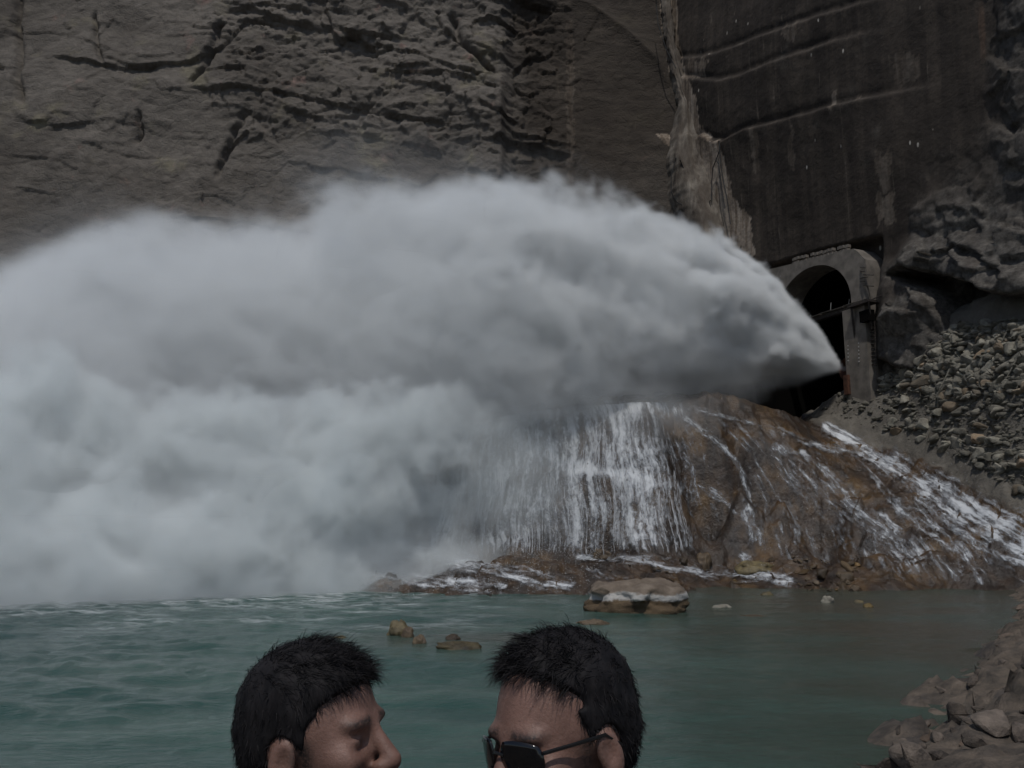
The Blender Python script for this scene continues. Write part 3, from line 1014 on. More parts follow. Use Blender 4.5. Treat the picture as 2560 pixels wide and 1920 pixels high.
def build_jet():
    vx = 0.22
    lo = np.array([-0.5, -17.0, -NOZ[2] - .3])
    hi = np.array([74.0, 17.0, 15.5])
    shape = tuple(int(round(k)) for k in (hi - lo) / vx)
    ax = [np.linspace(lo[i], hi[i], shape[i]) for i in range(3)]
    x, y, z = [a.reshape([-1 if i == k else 1 for k in range(3)]).astype(np.float32) for i, a in enumerate(ax)]
    top = [jet_plane(u, v) for u, v in ((2108, 918), (2060, 862), (1980, 775), (1900, 690), (1830, 610), (1750, 552), (1650, 512), (1550, 482), (1450, 455), (1300, 440), (1150, 452), (1000, 462), (880, 480),
                                        (760, 505), (660, 530), (560, 548), (470, 520), (380, 492), (300, 505), (200, 570), (100, 640), (0, 690), (-200, 800))]
    bot = [jet_plane(u, v) for u, v in ((2108, 926), (2040, 955), (1950, 1000), (1850, 1035), (1700, 1060), (1500, 1095))] + [(36, -12), (46, -NOZ[2] + 1), (75, -NOZ[2] - 1)]
    zt = np.interp(ax[0], [p[0] for p in top], [p[1] for p in top])
    zt = zt + 1.3 * sstep(30, 42, ax[0])
    zb = np.interp(ax[0], [p[0] for p in bot], [p[1] for p in bot])
    print('jet top', [(round(a, 1), round(b, 1)) for a, b in top])
    zc = ((zt + zb) / 2)[:, None, None].astype(np.float32)
    hz = np.maximum((zt - zb) / 2, .12)[:, None, None].astype(np.float32)
    hw = np.interp(ax[0], [0, 3, 8, 15, 25, 40, 60, 75], [.12, 2.0, 5.0, 6.8, 7.2, 7.8, 9.5, 11])[:, None, None].astype(np.float32)
    pw = 2.05
    r = (np.abs((z - zc) / hz) ** pw + np.abs(y / hw) ** pw) ** (1 / pw)
    dist = (1 - r) * np.minimum(hz, hw)
    rng = np.random.default_rng(7)
    size = hi - lo
    n1 = field(shape, size, 7.0, rng, 3, .5, (1.7, 1, 1))
    n2 = field(shape, size, 2.2, rng, 4, .62, (1.35, 1, 1))
    billow = 1 - np.abs(n2) * 1.3
    n3 = field(shape, size, .95, rng, 2, .6)
    # streaks that fan out from the nozzle
    xe = np.maximum(x + 1.2, .3)
    NA = (60, 150, 150)
    cone = sum(a * lattice(NA, c, rng) for a, c in ((1.0, (7, 26, 26)), (.7, (14, 52, 52)), (.45, (26, 100, 100))))
    cone = cone / cone.std()
    near = np.nonzero(ax[0] < 40)[0][-1] + 1
    full = (near, shape[1], shape[2])
    ns = np.zeros(shape, np.float32)
    ns[:near] = sample3(cone, np.broadcast_to(np.log(xe[:near] / .7) / math.log(60) * 59, full), np.broadcast_to((y / xe[:near] + 1.5) / 3 * 149, full), np.broadcast_to((z / xe[:near] + 1.5) / 3 * 149, full))
    ns *= 1 - sstep(24, 40, x)
    grow = np.clip((x - 3) / 26, 0, 1)
    dist = dist + (.85 * n1 - .2) * grow + (.5 * billow - .27) * np.clip((x - 2) / 16, 0, 1) + (.17 * (1 - 1.3 * np.abs(n3)) - .05) * np.clip((x - 1.5) / 7, 0, 1)
    dist = dist + .034 * np.clip(x, 0, 12) * ns - .15 * np.clip(x / 10, 0, 1)
    soft = np.interp(ax[0], [0, 6, 16, 30, 45, 75], [.2, .45, .8, 1.2, 1.9, 2.6])[:, None, None].astype(np.float32)
    dn = np.clip(dist / soft, 0, 1)
    dn = dn * dn * (3 - 2 * dn)
    dmax = np.interp(ax[0], [0, 5, 15, 30, 50, 75], [3.5, 2.0, .75, .34, .28, .28])[:, None, None].astype(np.float32)
    D = dn * dmax * 1.15 * np.clip(1 + .36 * n2 + .18 * n3 + .42 * ns, .12, 2.6)
    # lower half close to the outlet is thin, shaded drizzle
    under = np.exp(-np.clip(-(z + .02 * x), 0, None) / (.06 * x + .10))
    fill = sstep(16, 34, x)
    thin = under * (1 - fill) + fill
    D = D * thin
    # faint veil that drifts off the jet
    veil = np.clip((dist + 5) / 9, 0, 1) ** 2 * sstep(14, 34, x) * .05 * np.clip(.6 + .8 * n1, 0, 2)
    # drizzle that hangs under the jet and hides the gap down to the mound
    zlow = np.interp(ax[0], [0, 8, 20, 36, 75], [-.5, -2.5, -7, -12, -16])[:, None, None].astype(np.float32)
    driz = .13 * sstep(5, 18, x) * (1 - sstep(44, 60, x)) * np.exp(-(y / (hw * .9)) ** 2) * sstep(-2.0, 1.5, z - zlow + .8 * n1) * (1 - sstep(2, 6, z)) * np.clip(.8 + .5 * n2, .1, 2)
    D = np.clip(D + veil + driz, 0, 3)
    D[D < .004] = 0
    for s in (np.s_[0], np.s_[-1], np.s_[:, 0], np.s_[:, -1], np.s_[:, :, -1], np.s_[:, :, 0]):
        D[s] = 0
    root = empty('water_jet', NOZ, JROT)
    soft_volume('spray_mist', tuple(lo), tuple(hi), D, M['mist'], root)
    # the dense heart of the jet
    st = 2
    Dc = (dist - .6 * billow * grow - 1.4 * soft - 2.2 - .16 * np.clip(x - 26, 0, 30) - 5 * sstep(.3, -.8, z + .02 * x) * (1 - sstep(20, 36, x)))[::st, ::st, ::st]
    V, F = surface_nets(Dc, [a[::st] for a in ax], 0.0)
    mesh_np('jet_core', V, F, M['core'], root)
    tag(root, 'broad white jet of spray bursting from the tunnel outlet across the gorge', 'water jet')
    print('jet core', len(V), 'mean', D.mean())


build_jet()


def build_splash():
    vx = 0.24
    lo = np.array([-42.0, 29.0, -.2])
    hi = np.array([15.0, 60.0, 15.5])
    shape = tuple(int(round(k)) for k in (hi - lo) / vx)
    ax = [np.linspace(lo[i], hi[i], shape[i]) for i in range(3)]
    x, y, z = [a.reshape([-1 if i == k else 1 for k in range(3)]).astype(np.float32) for i, a in enumerate(ax)]
    # ridge of the splash, seen against the jet, with its ground distance
    ridge = [P(u, v, d) for u, v, d in ((-300, 900, 37), (-100, 900, 38.5), (120, 930, 40), (300, 1000, 41.5), (450, 1060, 42.5), (600, 1080, 43.5), (760, 1050, 44.2), (880, 995, 44.8), (980, 945, 45.2), (1080, 920, 45.8),
                                        (1200, 945, 48), (1300, 965, 51), (1420, 992, 53.5), (1520, 1000, 55), (1600, 1002, 56))]
    front = [PW(u, v) for u, v in ((-300, 1535), (0, 1520), (150, 1517), (400, 1505), (600, 1496), (800, 1488), (900, 1482))] + [(0.0, 47.0, 0), (4, 50, 0), (8, 54, 0), (14, 57, 0)]
    zr = np.interp(ax[0], [p[0] for p in ridge], [p[2] for p in ridge])[:, None, None].astype(np.float32)
    yr = np.interp(ax[0], [p[0] for p in ridge], [p[1] for p in ridge])[:, None, None].astype(np.float32)
    fp = sorted((p[0], p[1]) for p in front)
    yf = np.interp(ax[0], [p[0] for p in fp], [p[1] for p in fp])[:, None, None].astype(np.float32)
    yf = np.minimum(yf, yr - 1.5)
    # profile: rises from the front foot to the ridge, falls slowly behind it
    s = np.clip((y - yf) / (yr - yf), 0, None)
    prof = np.where(s < 1, np.clip(s, 0, 1) ** .62, np.exp(-np.clip((y - yr) / 5, 0, 9) ** 2 * .5))
    h = zr * prof
    g = np.minimum(h - z, (y - yf) * .8)
    rng = np.random.default_rng(21)
    size = hi - lo
    n1 = field(shape, size, 5.0, rng, 3, .55, (1.3, 1, 1))
    n2 = field(shape, size, 1.7, rng, 4, .66)
    right = sstep(-6, 6, x)
    g = g + (1.15 * n1 + .6 * (1 - 1.3 * np.abs(n2)) - .35) * (1 - .5 * right) * np.clip(z / 2.5, .15, 1)
    dn = np.clip(g / 1.1, 0, 1)
    dn = dn * dn * (3 - 2 * dn)
    dmax = np.interp(ax[0], [-42, -25, -14, -8, -5, -2.5, 0, 3, 7, 12, 15], [.6, .7, .8, .85, .7, .42, .22, .13, .09, .06, 0])[:, None, None].astype(np.float32)
    # behind the face of the fall the ground would fill it anyway; near the water it is thickest
    D = dn * dmax * (1 + .4 * np.clip(n2, -1.5, 1.5)) * (1 + .5 * np.exp(-z / 1.5))
    low = np.clip(1 - z / (1.1 + .5 * n1 + 4.2 * np.exp(-((x + 7) / 6) ** 2)), 0, 1) * sstep(-1.0, 1.0, y - yf + .6 * n2) * (1 - sstep(-4, 3, x)) * .36
    D = np.maximum(D, low)
    D[D < .004] = 0
    for sl in (np.s_[0], np.s_[-1], np.s_[:, 0], np.s_[:, -1], np.s_[:, :, -1]):
        D[sl] = 0
    root = empty('splash_cloud', (0, 0, 0))
    soft_volume('splash_mist', tuple(lo), tuple(hi), D, M['splash'], root)
    st = 2
    Dc = (g - .5 * (1 - 1.3 * np.abs(n2)) - 3.6 - 2.6 * sstep(-10, -22, x) - 6 * sstep(-9, -3, x) + 0 * z)[::st, ::st, ::st]
    V, F = surface_nets(Dc, [a[::st] for a in ax], 0.0)
    mesh_np('splash_core', V, F, M['core'], root)
    tag(root, 'bright cloud of splash billowing off the pool left of the brown waterfall mound', 'splash')


build_splash()


# ------------------------------------------------------------------ where a sight line of the photograph meets the mound terrain
def hit(u, v):
    u, v = np.broadcast_arrays(np.asarray(u, float), np.asarray(v, float))
    x = (u - 1280) / FPX
    y = (960 - v) / FPX
    dy = CP - y * SP
    dx, dz = x / dy, (SP + y * CP) / dy
    out = np.full(u.shape, np.nan)
    for Yd in np.arange(40, 74, .08):
        m = np.isnan(out)
        if not m.any():
            break
        zz = CAM_Z + dz[m] * Yd
        g = ground(dx[m] * Yd, np.full(zz.shape, Yd))
        tmp = out[m]
        tmp[zz <= np.maximum(g, 0)] = Yd
        out[m] = tmp
    return np.stack([dx * out, out, CAM_Z + dz * out], -1)


def normals(x, y):
    e = .2
    n = np.stack([ground(x - e, y) - ground(x + e, y), ground(x, y - e) - ground(x, y + e), 2 * e + 0 * x], -1)
    return n / np.linalg.norm(n, axis=-1, keepdims=True)


# ------------------------------------------------------------------ tunnel portal
def build_portal():
    root = empty('tunnel_portal', tuple(wall_pt(np.array(0.), np.array(13.))))
    mw = Matrix.Translation(-Vector(root.location))

    def wp(t, z, d):
        return np.array(wall_pt(np.array(float(t)), np.array(float(z)), float(d))) - np.array(root.location)

    def wpx(u, v, d):
        return wall_plane(u, v, d)

    ZB = 9.0
    n = 28
    inner = [(PT0, ZB), (PT0, (ZB + PZC) / 2), (PT0, PZC)]
    tm, hw = (PT0 + PT1) / 2, (PT1 - PT0) / 2
    for k in range(1, n):
        a = math.pi * (1 - k / n)
        inner.append((tm + hw * math.cos(a), PZC + (PZT - PZC) * math.sin(a)))
    inner += [(PT1, PZC), (PT1, (ZB + PZC) / 2), (PT1, ZB)]
    o1, o2, o3, o4 = wpx(1896, 680, .9), wpx(2136, 621, .9), wpx(2164, 650, .9), wpx(2176, 790, .9)
    outer_path = [(o1[0], ZB), (o1[0], o1[1]), o2, o3, o4, (o4[0] + .1, ZB)]
    seg = [math.dist(outer_path[i], outer_path[i + 1]) for i in range(5)]
    # resample the outline so that it follows the arch
    outer = []
    m = len(inner)
    for i, (t, z) in enumerate(inner):
        if i < 3:
            outer.append((o1[0], ZB + (o1[1] - ZB) * i / 2 * (.9 if i == 2 else 1)))
        elif i >= m - 3:
            k = m - 1 - i
            outer.append((o4[0] + .1, ZB + (o4[1] - ZB) * k / 2))
        else:
            f = (i - 3) / (m - 7)
            if f < .08:
                outer.append(o1)
            elif f < .62:
                g = (f - .08) / .54
                outer.append((o1[0] + (o2[0] - o1[0]) * g, o1[1] + (o2[1] - o1[1]) * g))
            elif f < .74:
                g = (f - .62) / .12
                outer.append((o2[0] + (o3[0] - o2[0]) * g, o2[1] + (o3[1] - o2[1]) * g))
            else:
                g = (f - .74) / .26
                outer.append((o3[0] + (o4[0] - o3[0]) * g, o3[1] + (o4[1] - o3[1]) * g))
    mb = MB()
    vs = [wp(t, z, .9) for t, z in inner] + [wp(t, z, .9) for t, z in outer] + [wp(t, z, -1.6) for t, z in inner] + [wp(t, z, -1.6) for t, z in outer]
    fs = []
    for i in range(m - 1):
        fs.append((i, i + 1, m + i + 1, m + i))
        fs.append((2 * m + i, 2 * m + i + 1, i + 1, i))
        fs.append((m + i, m + i + 1, 3 * m + i + 1, 3 * m + i))
    mb.poly(vs, [f for i, f in enumerate(fs) if i >= 6]).build('concrete_surround', M['concrete'], root)
    _u = sorted({i for f in fs[:6] for i in f})
    MB().poly([vs[i] for i in _u], [tuple(_u.index(i) for i in f) for f in fs[:6]]).build('shaded_jamb', M['dark'], root)  # lower left jamb: shade under the jet painted as near-black concrete
    mb = MB()
    k = 5
    deps = [-1.6, -4, -8, -14, -22]
    vs = [wp(t, z, d) for d in deps for t, z in inner]
    fs = [(j * m + i, (j + 1) * m + i, (j + 1) * m + i + 1, j * m + i + 1) for j in range(k - 1) for i in range(m - 1)]
    fs.append(tuple((k - 1) * m + i for i in range(m)))
    fs += [(j * m, j * m + m - 1, (j + 1) * m + m - 1, (j + 1) * m) for j in range(k - 1)]
    mb.poly(vs, fs).build('tunnel_lining', M['dark'], root)
    # pillar proud of the jamb, with pale bolts
    a0, a1 = wpx(2116, 775, 1.3), wpx(2172, 775, 1.3)
    pil = MB()
    zt = a0[1] - .15
    c = (a0[0] + a1[0]) / 2
    R = np.column_stack([[WT[0], WT[1], 0], [WN[0], WN[1], 0], [0, 0, 1]])
    pil.box(wp(c, (zt + 10) / 2, 1.05), (a1[0] - a0[0], .9, zt - 10), R)
    pil.build('pillar', M['concrete'], root)
    bolt = MB().tube([(0, 0, 0), tuple(np.array([WN[0], WN[1], 0]) * .12)], .055, 6).build('bolt', M['bolt'], root)
    k = 0
    for uu, v0, v1, st in ((2122.5, 828, 905, 9.2), (2149, 858, 905, 9.2)):
        for v in np.arange(v0, v1, st):
            b = bolt if k == 0 else link(bolt.copy(), root)
            b.location = Vector(wp(*wpx(uu, v, 1.5), 1.49))
            k += 1
    # ladder on the pillar's outer side
    lad = bpy.data.objects.new('ladder', None)
    link(lad, root)
    l0, l1 = wpx(2172, 815, 1.2), wpx(2187, 815, 1.2)
    _, lz1 = wpx(2180, 905, 1.2)
    for t in (l0[0], l1[0]):
        MB().tube([wp(t, l0[1] + .4, 1.2), wp(t, lz1 - .4, 1.2)], .035, 6).build('rail', M['steel'], lad)
    rung = None
    for z in np.arange(lz1 - .2, l0[1] + .3, .31):
        o = MB().tube([wp(l0[0], z, 1.2), wp(l1[0], z, 1.2)], .045, 6).build('rung', M['steel'], lad)
    # catwalk beam across the opening
    b0, b1 = wpx(1930, 782, .5), wpx(2186, 762, .5)
    cz = wpx(2120, 772, .6)[1]
    MB().box(wp((b0[0] + b1[0]) / 2 - .2, cz, .45), (b1[0] - b0[0] - .6, .5, .34), R).build('catwalk_beam', M['steel'], root)
    for i in range(9):
        t = b0[0] + (b1[0] - b0[0]) * (i + .5) / 9
        MB().box(wp(t - .2, cz + .20 + .03 * (i % 2), .55), ((b1[0] - b0[0]) / 9 - .08, .8, .06), R).build('plank', M['plank'], root)
    for uu, h in ((2076, .75), (2122, .55), (2025, .3)):
        t = wpx(uu, 770, .6)[0]
        MB().tube([wp(t, cz + .2, .6), wp(t + .1, cz + .2 + h, .62)], .03, 5).build('post', M['pale_metal'], root)
    # bracket platform with struts on the right jamb; dark box stands in for shadow
    c0, c1 = wpx(2128, 760, 1.9), wpx(2182, 748, 1.9)
    pz = wpx(2150, 762, 1.9)[1]
    MB().box(wp((c0[0] + c1[0]) / 2, pz, 1.75), (c1[0] - c0[0], 1.1, .16), R).build('bracket_platform', M['steel'], root)
    MB().box(wp((c0[0] + c1[0]) / 2 + .3, pz - 1.0, 1.75), (.9, .6, .85), R).build('platform_shadow', M['dark'], root)  # near-black box in place of the platform's shadow on the pillar
    MB().tube([wp(c0[0] + .2, pz - .1, 2.1), wp(c0[0] - .1, pz - 2.6, 1.5)], .09, 5).build('strut', M['steel'], root)  # bar laid where the platform's diagonal shadow falls, standing in for it
    MB().tube([wp(c1[0] - .2, pz - .1, 2.1), wp(c1[0] - .6, pz - 2.0, 1.5)], .09, 5).build('strut', M['steel'], root)
    MB().tube([wp(c1[0] - .2, pz + .1, 1.9), wp(c1[0] + 1.3, pz + .9, .4)], .05, 5).build('strut', M['steel'], root)
    rnd = random.Random(4)
    for i in range(6):
        t, z = wpx(2150 + rnd.uniform(-4, 8), 668 + i * 9, 1.1)
        MB().tube([wp(t, z, 1.0), wp(t + rnd.uniform(.6, 1.3), z - rnd.uniform(.1, .5), 1.25)], .05, 5).build('broken_formwork_board', M['plank'], root)
    # two courses of blocks stacked on the coping
    br = None
    for row in range(2):
        for i in range(15):
            u = 1986 + i * 9.4
            v = (658 if row == 0 else 648) - (u - 1986) * .245 + rnd.uniform(-1, 1)
            if row == 1 and rnd.random() < .12:
                continue
            t, z = wpx(u, v, .5)
            if br is None:
                br = MB().box((0, 0, 0), (.36, .34, .24), R).build('brick', M['concrete'], root)
                o = br
            else:
                o = link(br.copy(), root)
            o.location = Vector(wp(t, z, .45 + rnd.uniform(-.05, .05)))
            o.rotation_euler = (0, 0, rnd.uniform(-.12, .12))
    # outlet pipe
    ax = np.array([JD[0], JD[1], 0])
    base = NOZ - np.array(root.location)
    MB().tube([base - ax * 4.5, base - ax * .25], .75, 20).build('outlet_pipe', M['rust'], root, True)
    MB().tube([base - ax * .6, base - ax * .35], .95, 20).build('outlet_flange', M['rust'], root, True)
    t, z = wpx(2113, 962, 1.7)
    MB().box(wp(t + .05, z, 1.25), (.45, .9, 1.5), R).build('rusty_outlet_block', M['rust'], root)
    tag(root, 'concrete tunnel portal with arched dark opening, catwalk and ladder in the cliff', 'tunnel portal')


M['bolt'] = mat_plain('galvanised_bolt', (.5, .48, .45), .5, .2, 4, .2)
M['plank'] = mat_plain('grey_plank', (.07, .06, .05), .9, .4, 3)
M['pale_metal'] = mat_plain('pale_pipe', (.35, .34, .32), .5, .2)
M['rust'] = mat_plain('rust_orange_steel', (.085, .036, .02), .85, .5, 2.5)
build_portal()

# ------------------------------------------------------------------ hoses that hang in the pale chute
def build_hoses():
    root = empty('hanging_hoses', tuple(wall_pt(np.array(-12.), np.array(30.), 0.)))
    L = np.array(root.location)
    for px in (((1797, 352), (1800, 372), (1790, 400), (1782, 420), (1779, 455), (1780, 500)),
               ((1797, 352), (1801, 400), (1806, 440), (1818, 500), (1826, 560)),
               ((1790, 400), (1797, 410), (1803, 460), (1812, 520)),
               ((1690, 395), (1678, 440), (1678, 480), (1692, 505), (1705, 512)),
               ((1700, 400), (1735, 480), (1765, 530), (1782, 540), (1774, 505), (1776, 500)),
               ((1640, 0), (1645, 60), (1668, 130), (1690, 170))):
        pts = []
        for u, v in px:
            t, z = wall_plane(u, v, 0.0)
            a = wall_pt(np.array(t), np.array(z), 0.0)
            X, Z = cliff_plane(u, v)
            b = np.array([X, CL_Y + CL_LEAN * Z, Z])
            p = a if a[1] < b[1] else b
            r = (p - np.array([0, 0, CAM_Z]))
            pts.append(np.array([0, 0, CAM_Z]) + r * .982 - L)
        sm = []
        for i in range(len(pts) - 1):
            for f in (0, .33, .66):
                sm.append(pts[i] * (1 - f) + pts[i + 1] * f)
        sm.append(pts[-1])
        MB().tube(sm, .055, 5).build('hose', M['cable'], root, True)
    tag(root, 'thin black hoses hanging down the pale chute in the wall', 'hoses')


build_hoses()

# ------------------------------------------------------------------ stones
def rock_mesh(name, seed, pts=15, flat=.7):
    import bmesh
    rnd = random.Random(seed)
    bm = bmesh.new()
    for i in range(pts):
        v = Vector((rnd.gauss(0, 1), rnd.gauss(0, 1), rnd.gauss(0, 1))).normalized()
        v *= rnd.uniform(.8, 1.1)
        bm.verts.new((v.x * rnd.uniform(.85, 1.1) * .5, v.y * .42, v.z * flat * .5))
    r = bmesh.ops.convex_hull(bm, input=bm.verts)
    junk = [e for e in r['geom_interior'] if isinstance(e, bmesh.types.BMVert)]
    bmesh.ops.delete(bm, geom=junk, context='VERTS')
    bmesh.ops.bevel(bm, geom=list(bm.edges), offset=.045, segments=1, affect='EDGES')
    bmesh.ops.triangulate(bm, faces=list(bm.faces))
    me = bpy.data.meshes.new(name)
    bm.to_mesh(me)
    bm.free()
    return me


STONES = [rock_mesh('stone', 100 + i, 11 + i % 5, .55 + .08 * (i % 5)) for i in range(10)]
for _m in STONES:
    _m.materials.append(M['stone'])
WSTONES = [m.copy() for m in STONES[:6]]
for _m in WSTONES:
    _m.materials.clear()
    _m.materials.append(M['wetstone'])
MOUND = bpy.data.objects['rock_mound']


def put_stone(p, size, rnd, parent, meshes, sink=.25):
    o = bpy.data.objects.new('stone', rnd.choice(meshes))
    s = Vector((size * rnd.uniform(.85, 1.3), size * rnd.uniform(.8, 1.1), size * rnd.uniform(.75, 1.1)))
    o.scale = s
    o.rotation_euler = (rnd.uniform(-.5, .5), rnd.uniform(-.5, .5), rnd.uniform(0, 6.28))
    o.location = (p[0], p[1], p[2] + size * (.3 - sink))
    return link(o, parent)


def build_rubble():
    rnd = random.Random(11)
    reg = [(2165, 935), (2300, 868), (2400, 815), (2570, 800), (2570, 1240), (2400, 1150), (2250, 1090), (2110, 1050), (2050, 1035), (2100, 990)]
    top = [(2165, 935), (2300, 868), (2400, 815), (2570, 800), (2570, 985), (2380, 1000), (2250, 975), (2150, 985)]
    cand = []
    while len(cand) < 9500:
        u, v = rnd.uniform(2040, 2580), rnd.uniform(795, 1250)
        if inside(reg, np.array([u]), np.array([v]))[0]:
            t = inside(top, np.array([u]), np.array([v]))[0]
            sz = min(1.3, (.15 if t else .08) * rnd.paretovariate(1.55))
            if u < 2230 and v > 970:
                sz *= .6
            if not t and rnd.random() < .45:
                continue
            cand.append((sz, u, v))
    for sz, u, v in ((1.5, 2265, 940), (1.9, 2310, 950), (1.2, 2215, 935), (1.5, 2430, 895), (1.5, 2385, 860), (1.4, 2330, 870), (1.4, 2450, 840), (1.3, 2500, 930), (1.6, 2530, 870), (1.3, 2275, 1050), (1.3, 2230, 1060),
                     (1.6, 2310, 1060), (1.2, 2395, 950), (1.3, 2480, 970), (1.1, 2150, 960), (1.3, 2350, 1035), (1.4, 2545, 840), (1.2, 2370, 900), (1.1, 2290, 890)):
        cand.append((sz, u, v))
    cand.sort(reverse=True)
    pos = hit(np.array([c[1] for c in cand]), np.array([c[2] for c in cand]))
    big = [(c, p) for c, p in zip(cand, pos) if not np.isnan(p[0])]
    for (sz, u, v), p in big[:270]:
        put_stone(p, sz, rnd, MOUND, STONES, rnd.uniform(.2, .42))
    V, F, n = [], [], 0
    base = []
    for me in STONES:
        co = np.zeros(len(me.vertices) * 3); me.vertices.foreach_get('co', co)
        base.append((co.reshape(-1, 3), np.array([list(p.vertices) for p in me.polygons])))
    low = []
    for i in range(6):
        me = rock_mesh('pebble', 300 + i, 8, .7)
        co = np.zeros(len(me.vertices) * 3); me.vertices.foreach_get('co', co)
        low.append((co.reshape(-1, 3), np.array([list(p.vertices) for p in me.polygons])))
    for (sz, u, v), p in big[270:]:
        co, f = rnd.choice(low)
        a = rnd.uniform(0, 6.28)
        R = np.array([[math.cos(a), -math.sin(a), 0], [math.sin(a), math.cos(a), 0], [0, 0, 1]])
        V.append((co * np.array([rnd.uniform(.8, 1.5), 1, rnd.uniform(.6, 1)]) * sz) @ R.T + p + [0, 0, sz * .08])
        F.append(f + n)
        n += len(co)
    o = mesh_np('small_stones', np.concatenate(V), np.concatenate(F), M['stone'], MOUND, smooth=False)
    tag(o, kind='stuff')
    # wet stones at the foot of the falls
    for k in range(70):
        u = rnd.uniform(1980, 2150)
        v = rnd.uniform(1395, 1478)
        if rnd.random() < .35:
            u, v = rnd.uniform(1500, 2000), rnd.uniform(1400, 1460)
        p = hit(np.array([u]), np.array([v]))[0]
        if not np.isnan(p[0]):
            put_stone(p, .22 * min(5, rnd.paretovariate(1.6)), rnd, MOUND, WSTONES)


build_rubble()

# ------------------------------------------------------------------ boulders that stand alone
import bmesh as _bm


def boulder(name, u0, u1, vt, vb, depth_ratio=.8, seed=1, mat='wetstone', label='', at=None, rough=.42, power=2.15, sub=4, cat='boulder', group=None, band=False):
    """fitted to the box (u0..u1, vt..vb) that the photograph shows; stands in the pool or, with at, on the mound"""
    um = (u0 + u1) / 2
    base = PW(um, vb, -.02) if at is None else hit(np.array([um]), np.array([vb]))[0]
    if at is not None and np.isnan(base[0]):
        base = P(um, vb, at)
    Yd = base[1]
    dep = Yd * CP + (base[2] - CAM_Z) * SP
    w = (u1 - u0) / FPX * dep
    h = (vb - vt) / FPX * dep * 1.05
    bm = _bm.new()
    _bm.ops.create_icosphere(bm, subdivisions=sub, radius=1.0)
    co = np.array([v.co[:] for v in bm.verts])
    F = np.array([[v.index for v in f.verts] for f in bm.faces])
    bm.free()
    r = (np.abs(co) ** power).sum(1) ** (-1 / power)
    co = co * r[:, None]
    s = seed * 7.3
    c2 = co * 1.0
    fa, _ = facets(np.arctan2(co[:, 1], co[:, 0]) * 1.2 + s, co[:, 2] * 1.1, .75, seed)
    k = 1 + rough * fbm(co[:, 0] * 1.2 + s, co[:, 1] * 1.2, co[:, 2] * 1.2, oct=5, seed=seed) + .14 * fa
    c2 *= k[:, None]
    hh = h * .62
    c2 *= np.array([w / 2 / max(.3, np.abs(c2[:, 0]).max()), w * depth_ratio / 2, 1])
    zmin = -.55
    c2[:, 2] = np.where(c2[:, 2] < zmin, zmin + (c2[:, 2] - zmin) * .2, c2[:, 2])
    c2[:, 2] = (c2[:, 2] - zmin) / (c2[:, 2].max() - zmin) * h * 1.0
    c2[:, 2] -= .10 + .05 * h
    o = mesh_np(name, c2, F, M[mat], None, smooth=True)
    o.location = (base[0], Yd + w * depth_ratio * .32, base[2])
    tag(o, label, cat, group)
    return o


def mat_slab():
    t = NT('brown_slab_with_white_tidemark')
    f = t.noise(1.6, 7, .65)
    c = t.ramp(f, [(.3, (.12, .092, .068)), (.55, (.21, .165, .125)), (.75, (.29, .24, .19))])
    ge = t.new('ShaderNodeSeparateXYZ')
    t.K.new(t.coord(), ge.inputs[0])
    zz = t.math('ADD', ge.outputs[2], t.math('MULTIPLY', t.noise(.9, 5, .6, t.coord(loc=(3, 3, 3))), .7))
    band = t.math('MULTIPLY', t.range(zz, .78, .88), t.range(zz, 1.14, 1.02))
    low = t.range(zz, .88, .8)
    c = t.mix(low, c, t.ramp(f, [(.3, (.075, .05, .03)), (.7, (.15, .105, .06))]))
    c = t.mix(band, c, (.48, .46, .43))
    return t.done(c, .85, t.bump(t.noise(3.5, 8, .65), .8, .12), .3)


M['slab'] = mat_slab()
M['mossrock'] = mat_stone('ochre_wet_rock', (.05, .042, .028), (.12, .095, .05), (.20, .16, .08), rough=.45, warm=(.2, .13, .04))
_sl = boulder('slab_boulder', 1462, 1752, 1444, 1534, .62, 3, 'slab', 'large pale brown slab boulder with white tidemark standing in the pool', power=2.9, rough=.34, sub=5)
boulder('pool_rock', 962, 1022, 1543, 1592, .8, 4, 'mossrock', 'rounded ochre rock standing out of the turquoise pool beyond the men', group='rocks in the pool')
boulder('pool_rock', 1000, 1036, 1560, 1594, .8, 5, 'wetstone', 'dark wet rock leaning against the rounded ochre pool rock', group='rocks in the pool')
boulder('pool_rock', 1028, 1068, 1578, 1612, .8, 6, 'wetstone', 'small brown rock just beside the dark wet pool rock', group='rocks in the pool')
boulder('pool_rock', 1112, 1152, 1577, 1602, .8, 7, 'wetstone', 'small dark rock at the end of the ochre gravel spit', group='rocks in the pool')
boulder('pool_rock', 815, 872, 1581, 1597, .6, 8, 'mossrock', 'low flat ochre rock just behind the crown of the man in profile', group='rocks in the pool')
boulder('pool_rock', 1070, 1205, 1596, 1622, .5, 9, 'mossrock', 'low rust-orange gravel spit breaking the pool surface', group='rocks in the pool')
boulder('pool_rock', 1440, 1530, 1540, 1564, .6, 10, 'wetstone', 'low dark rock in front of the pale slab boulder', group='rocks in the pool')
boulder('pool_rock', 1900, 1940, 1474, 1489, .6, 11, 'mossrock', 'tiny flat orange rock in the shallows under the falls', group='rocks in the pool')
boulder('pool_rock', 2054, 2092, 1484, 1507, .7, 12, 'stone', 'small pale-topped rock alone in the shallows', group='rocks in the pool')
boulder('pool_rock', 2135, 2162, 1494, 1506, .7, 13, 'mossrock', 'tiny reddish rock right of the pale-topped shallows rock', group='rocks in the pool')
boulder('pool_rock', 2160, 2186, 1502, 1520, .7, 14, 'mossrock', 'tiny tan rock nearest the near bank in the shallows', group='rocks in the pool')
boulder('pool_rock', 1780, 1842, 1505, 1522, .5, 15, 'stone', 'flat grey rock slab awash right of the large slab boulder', group='rocks in the pool')
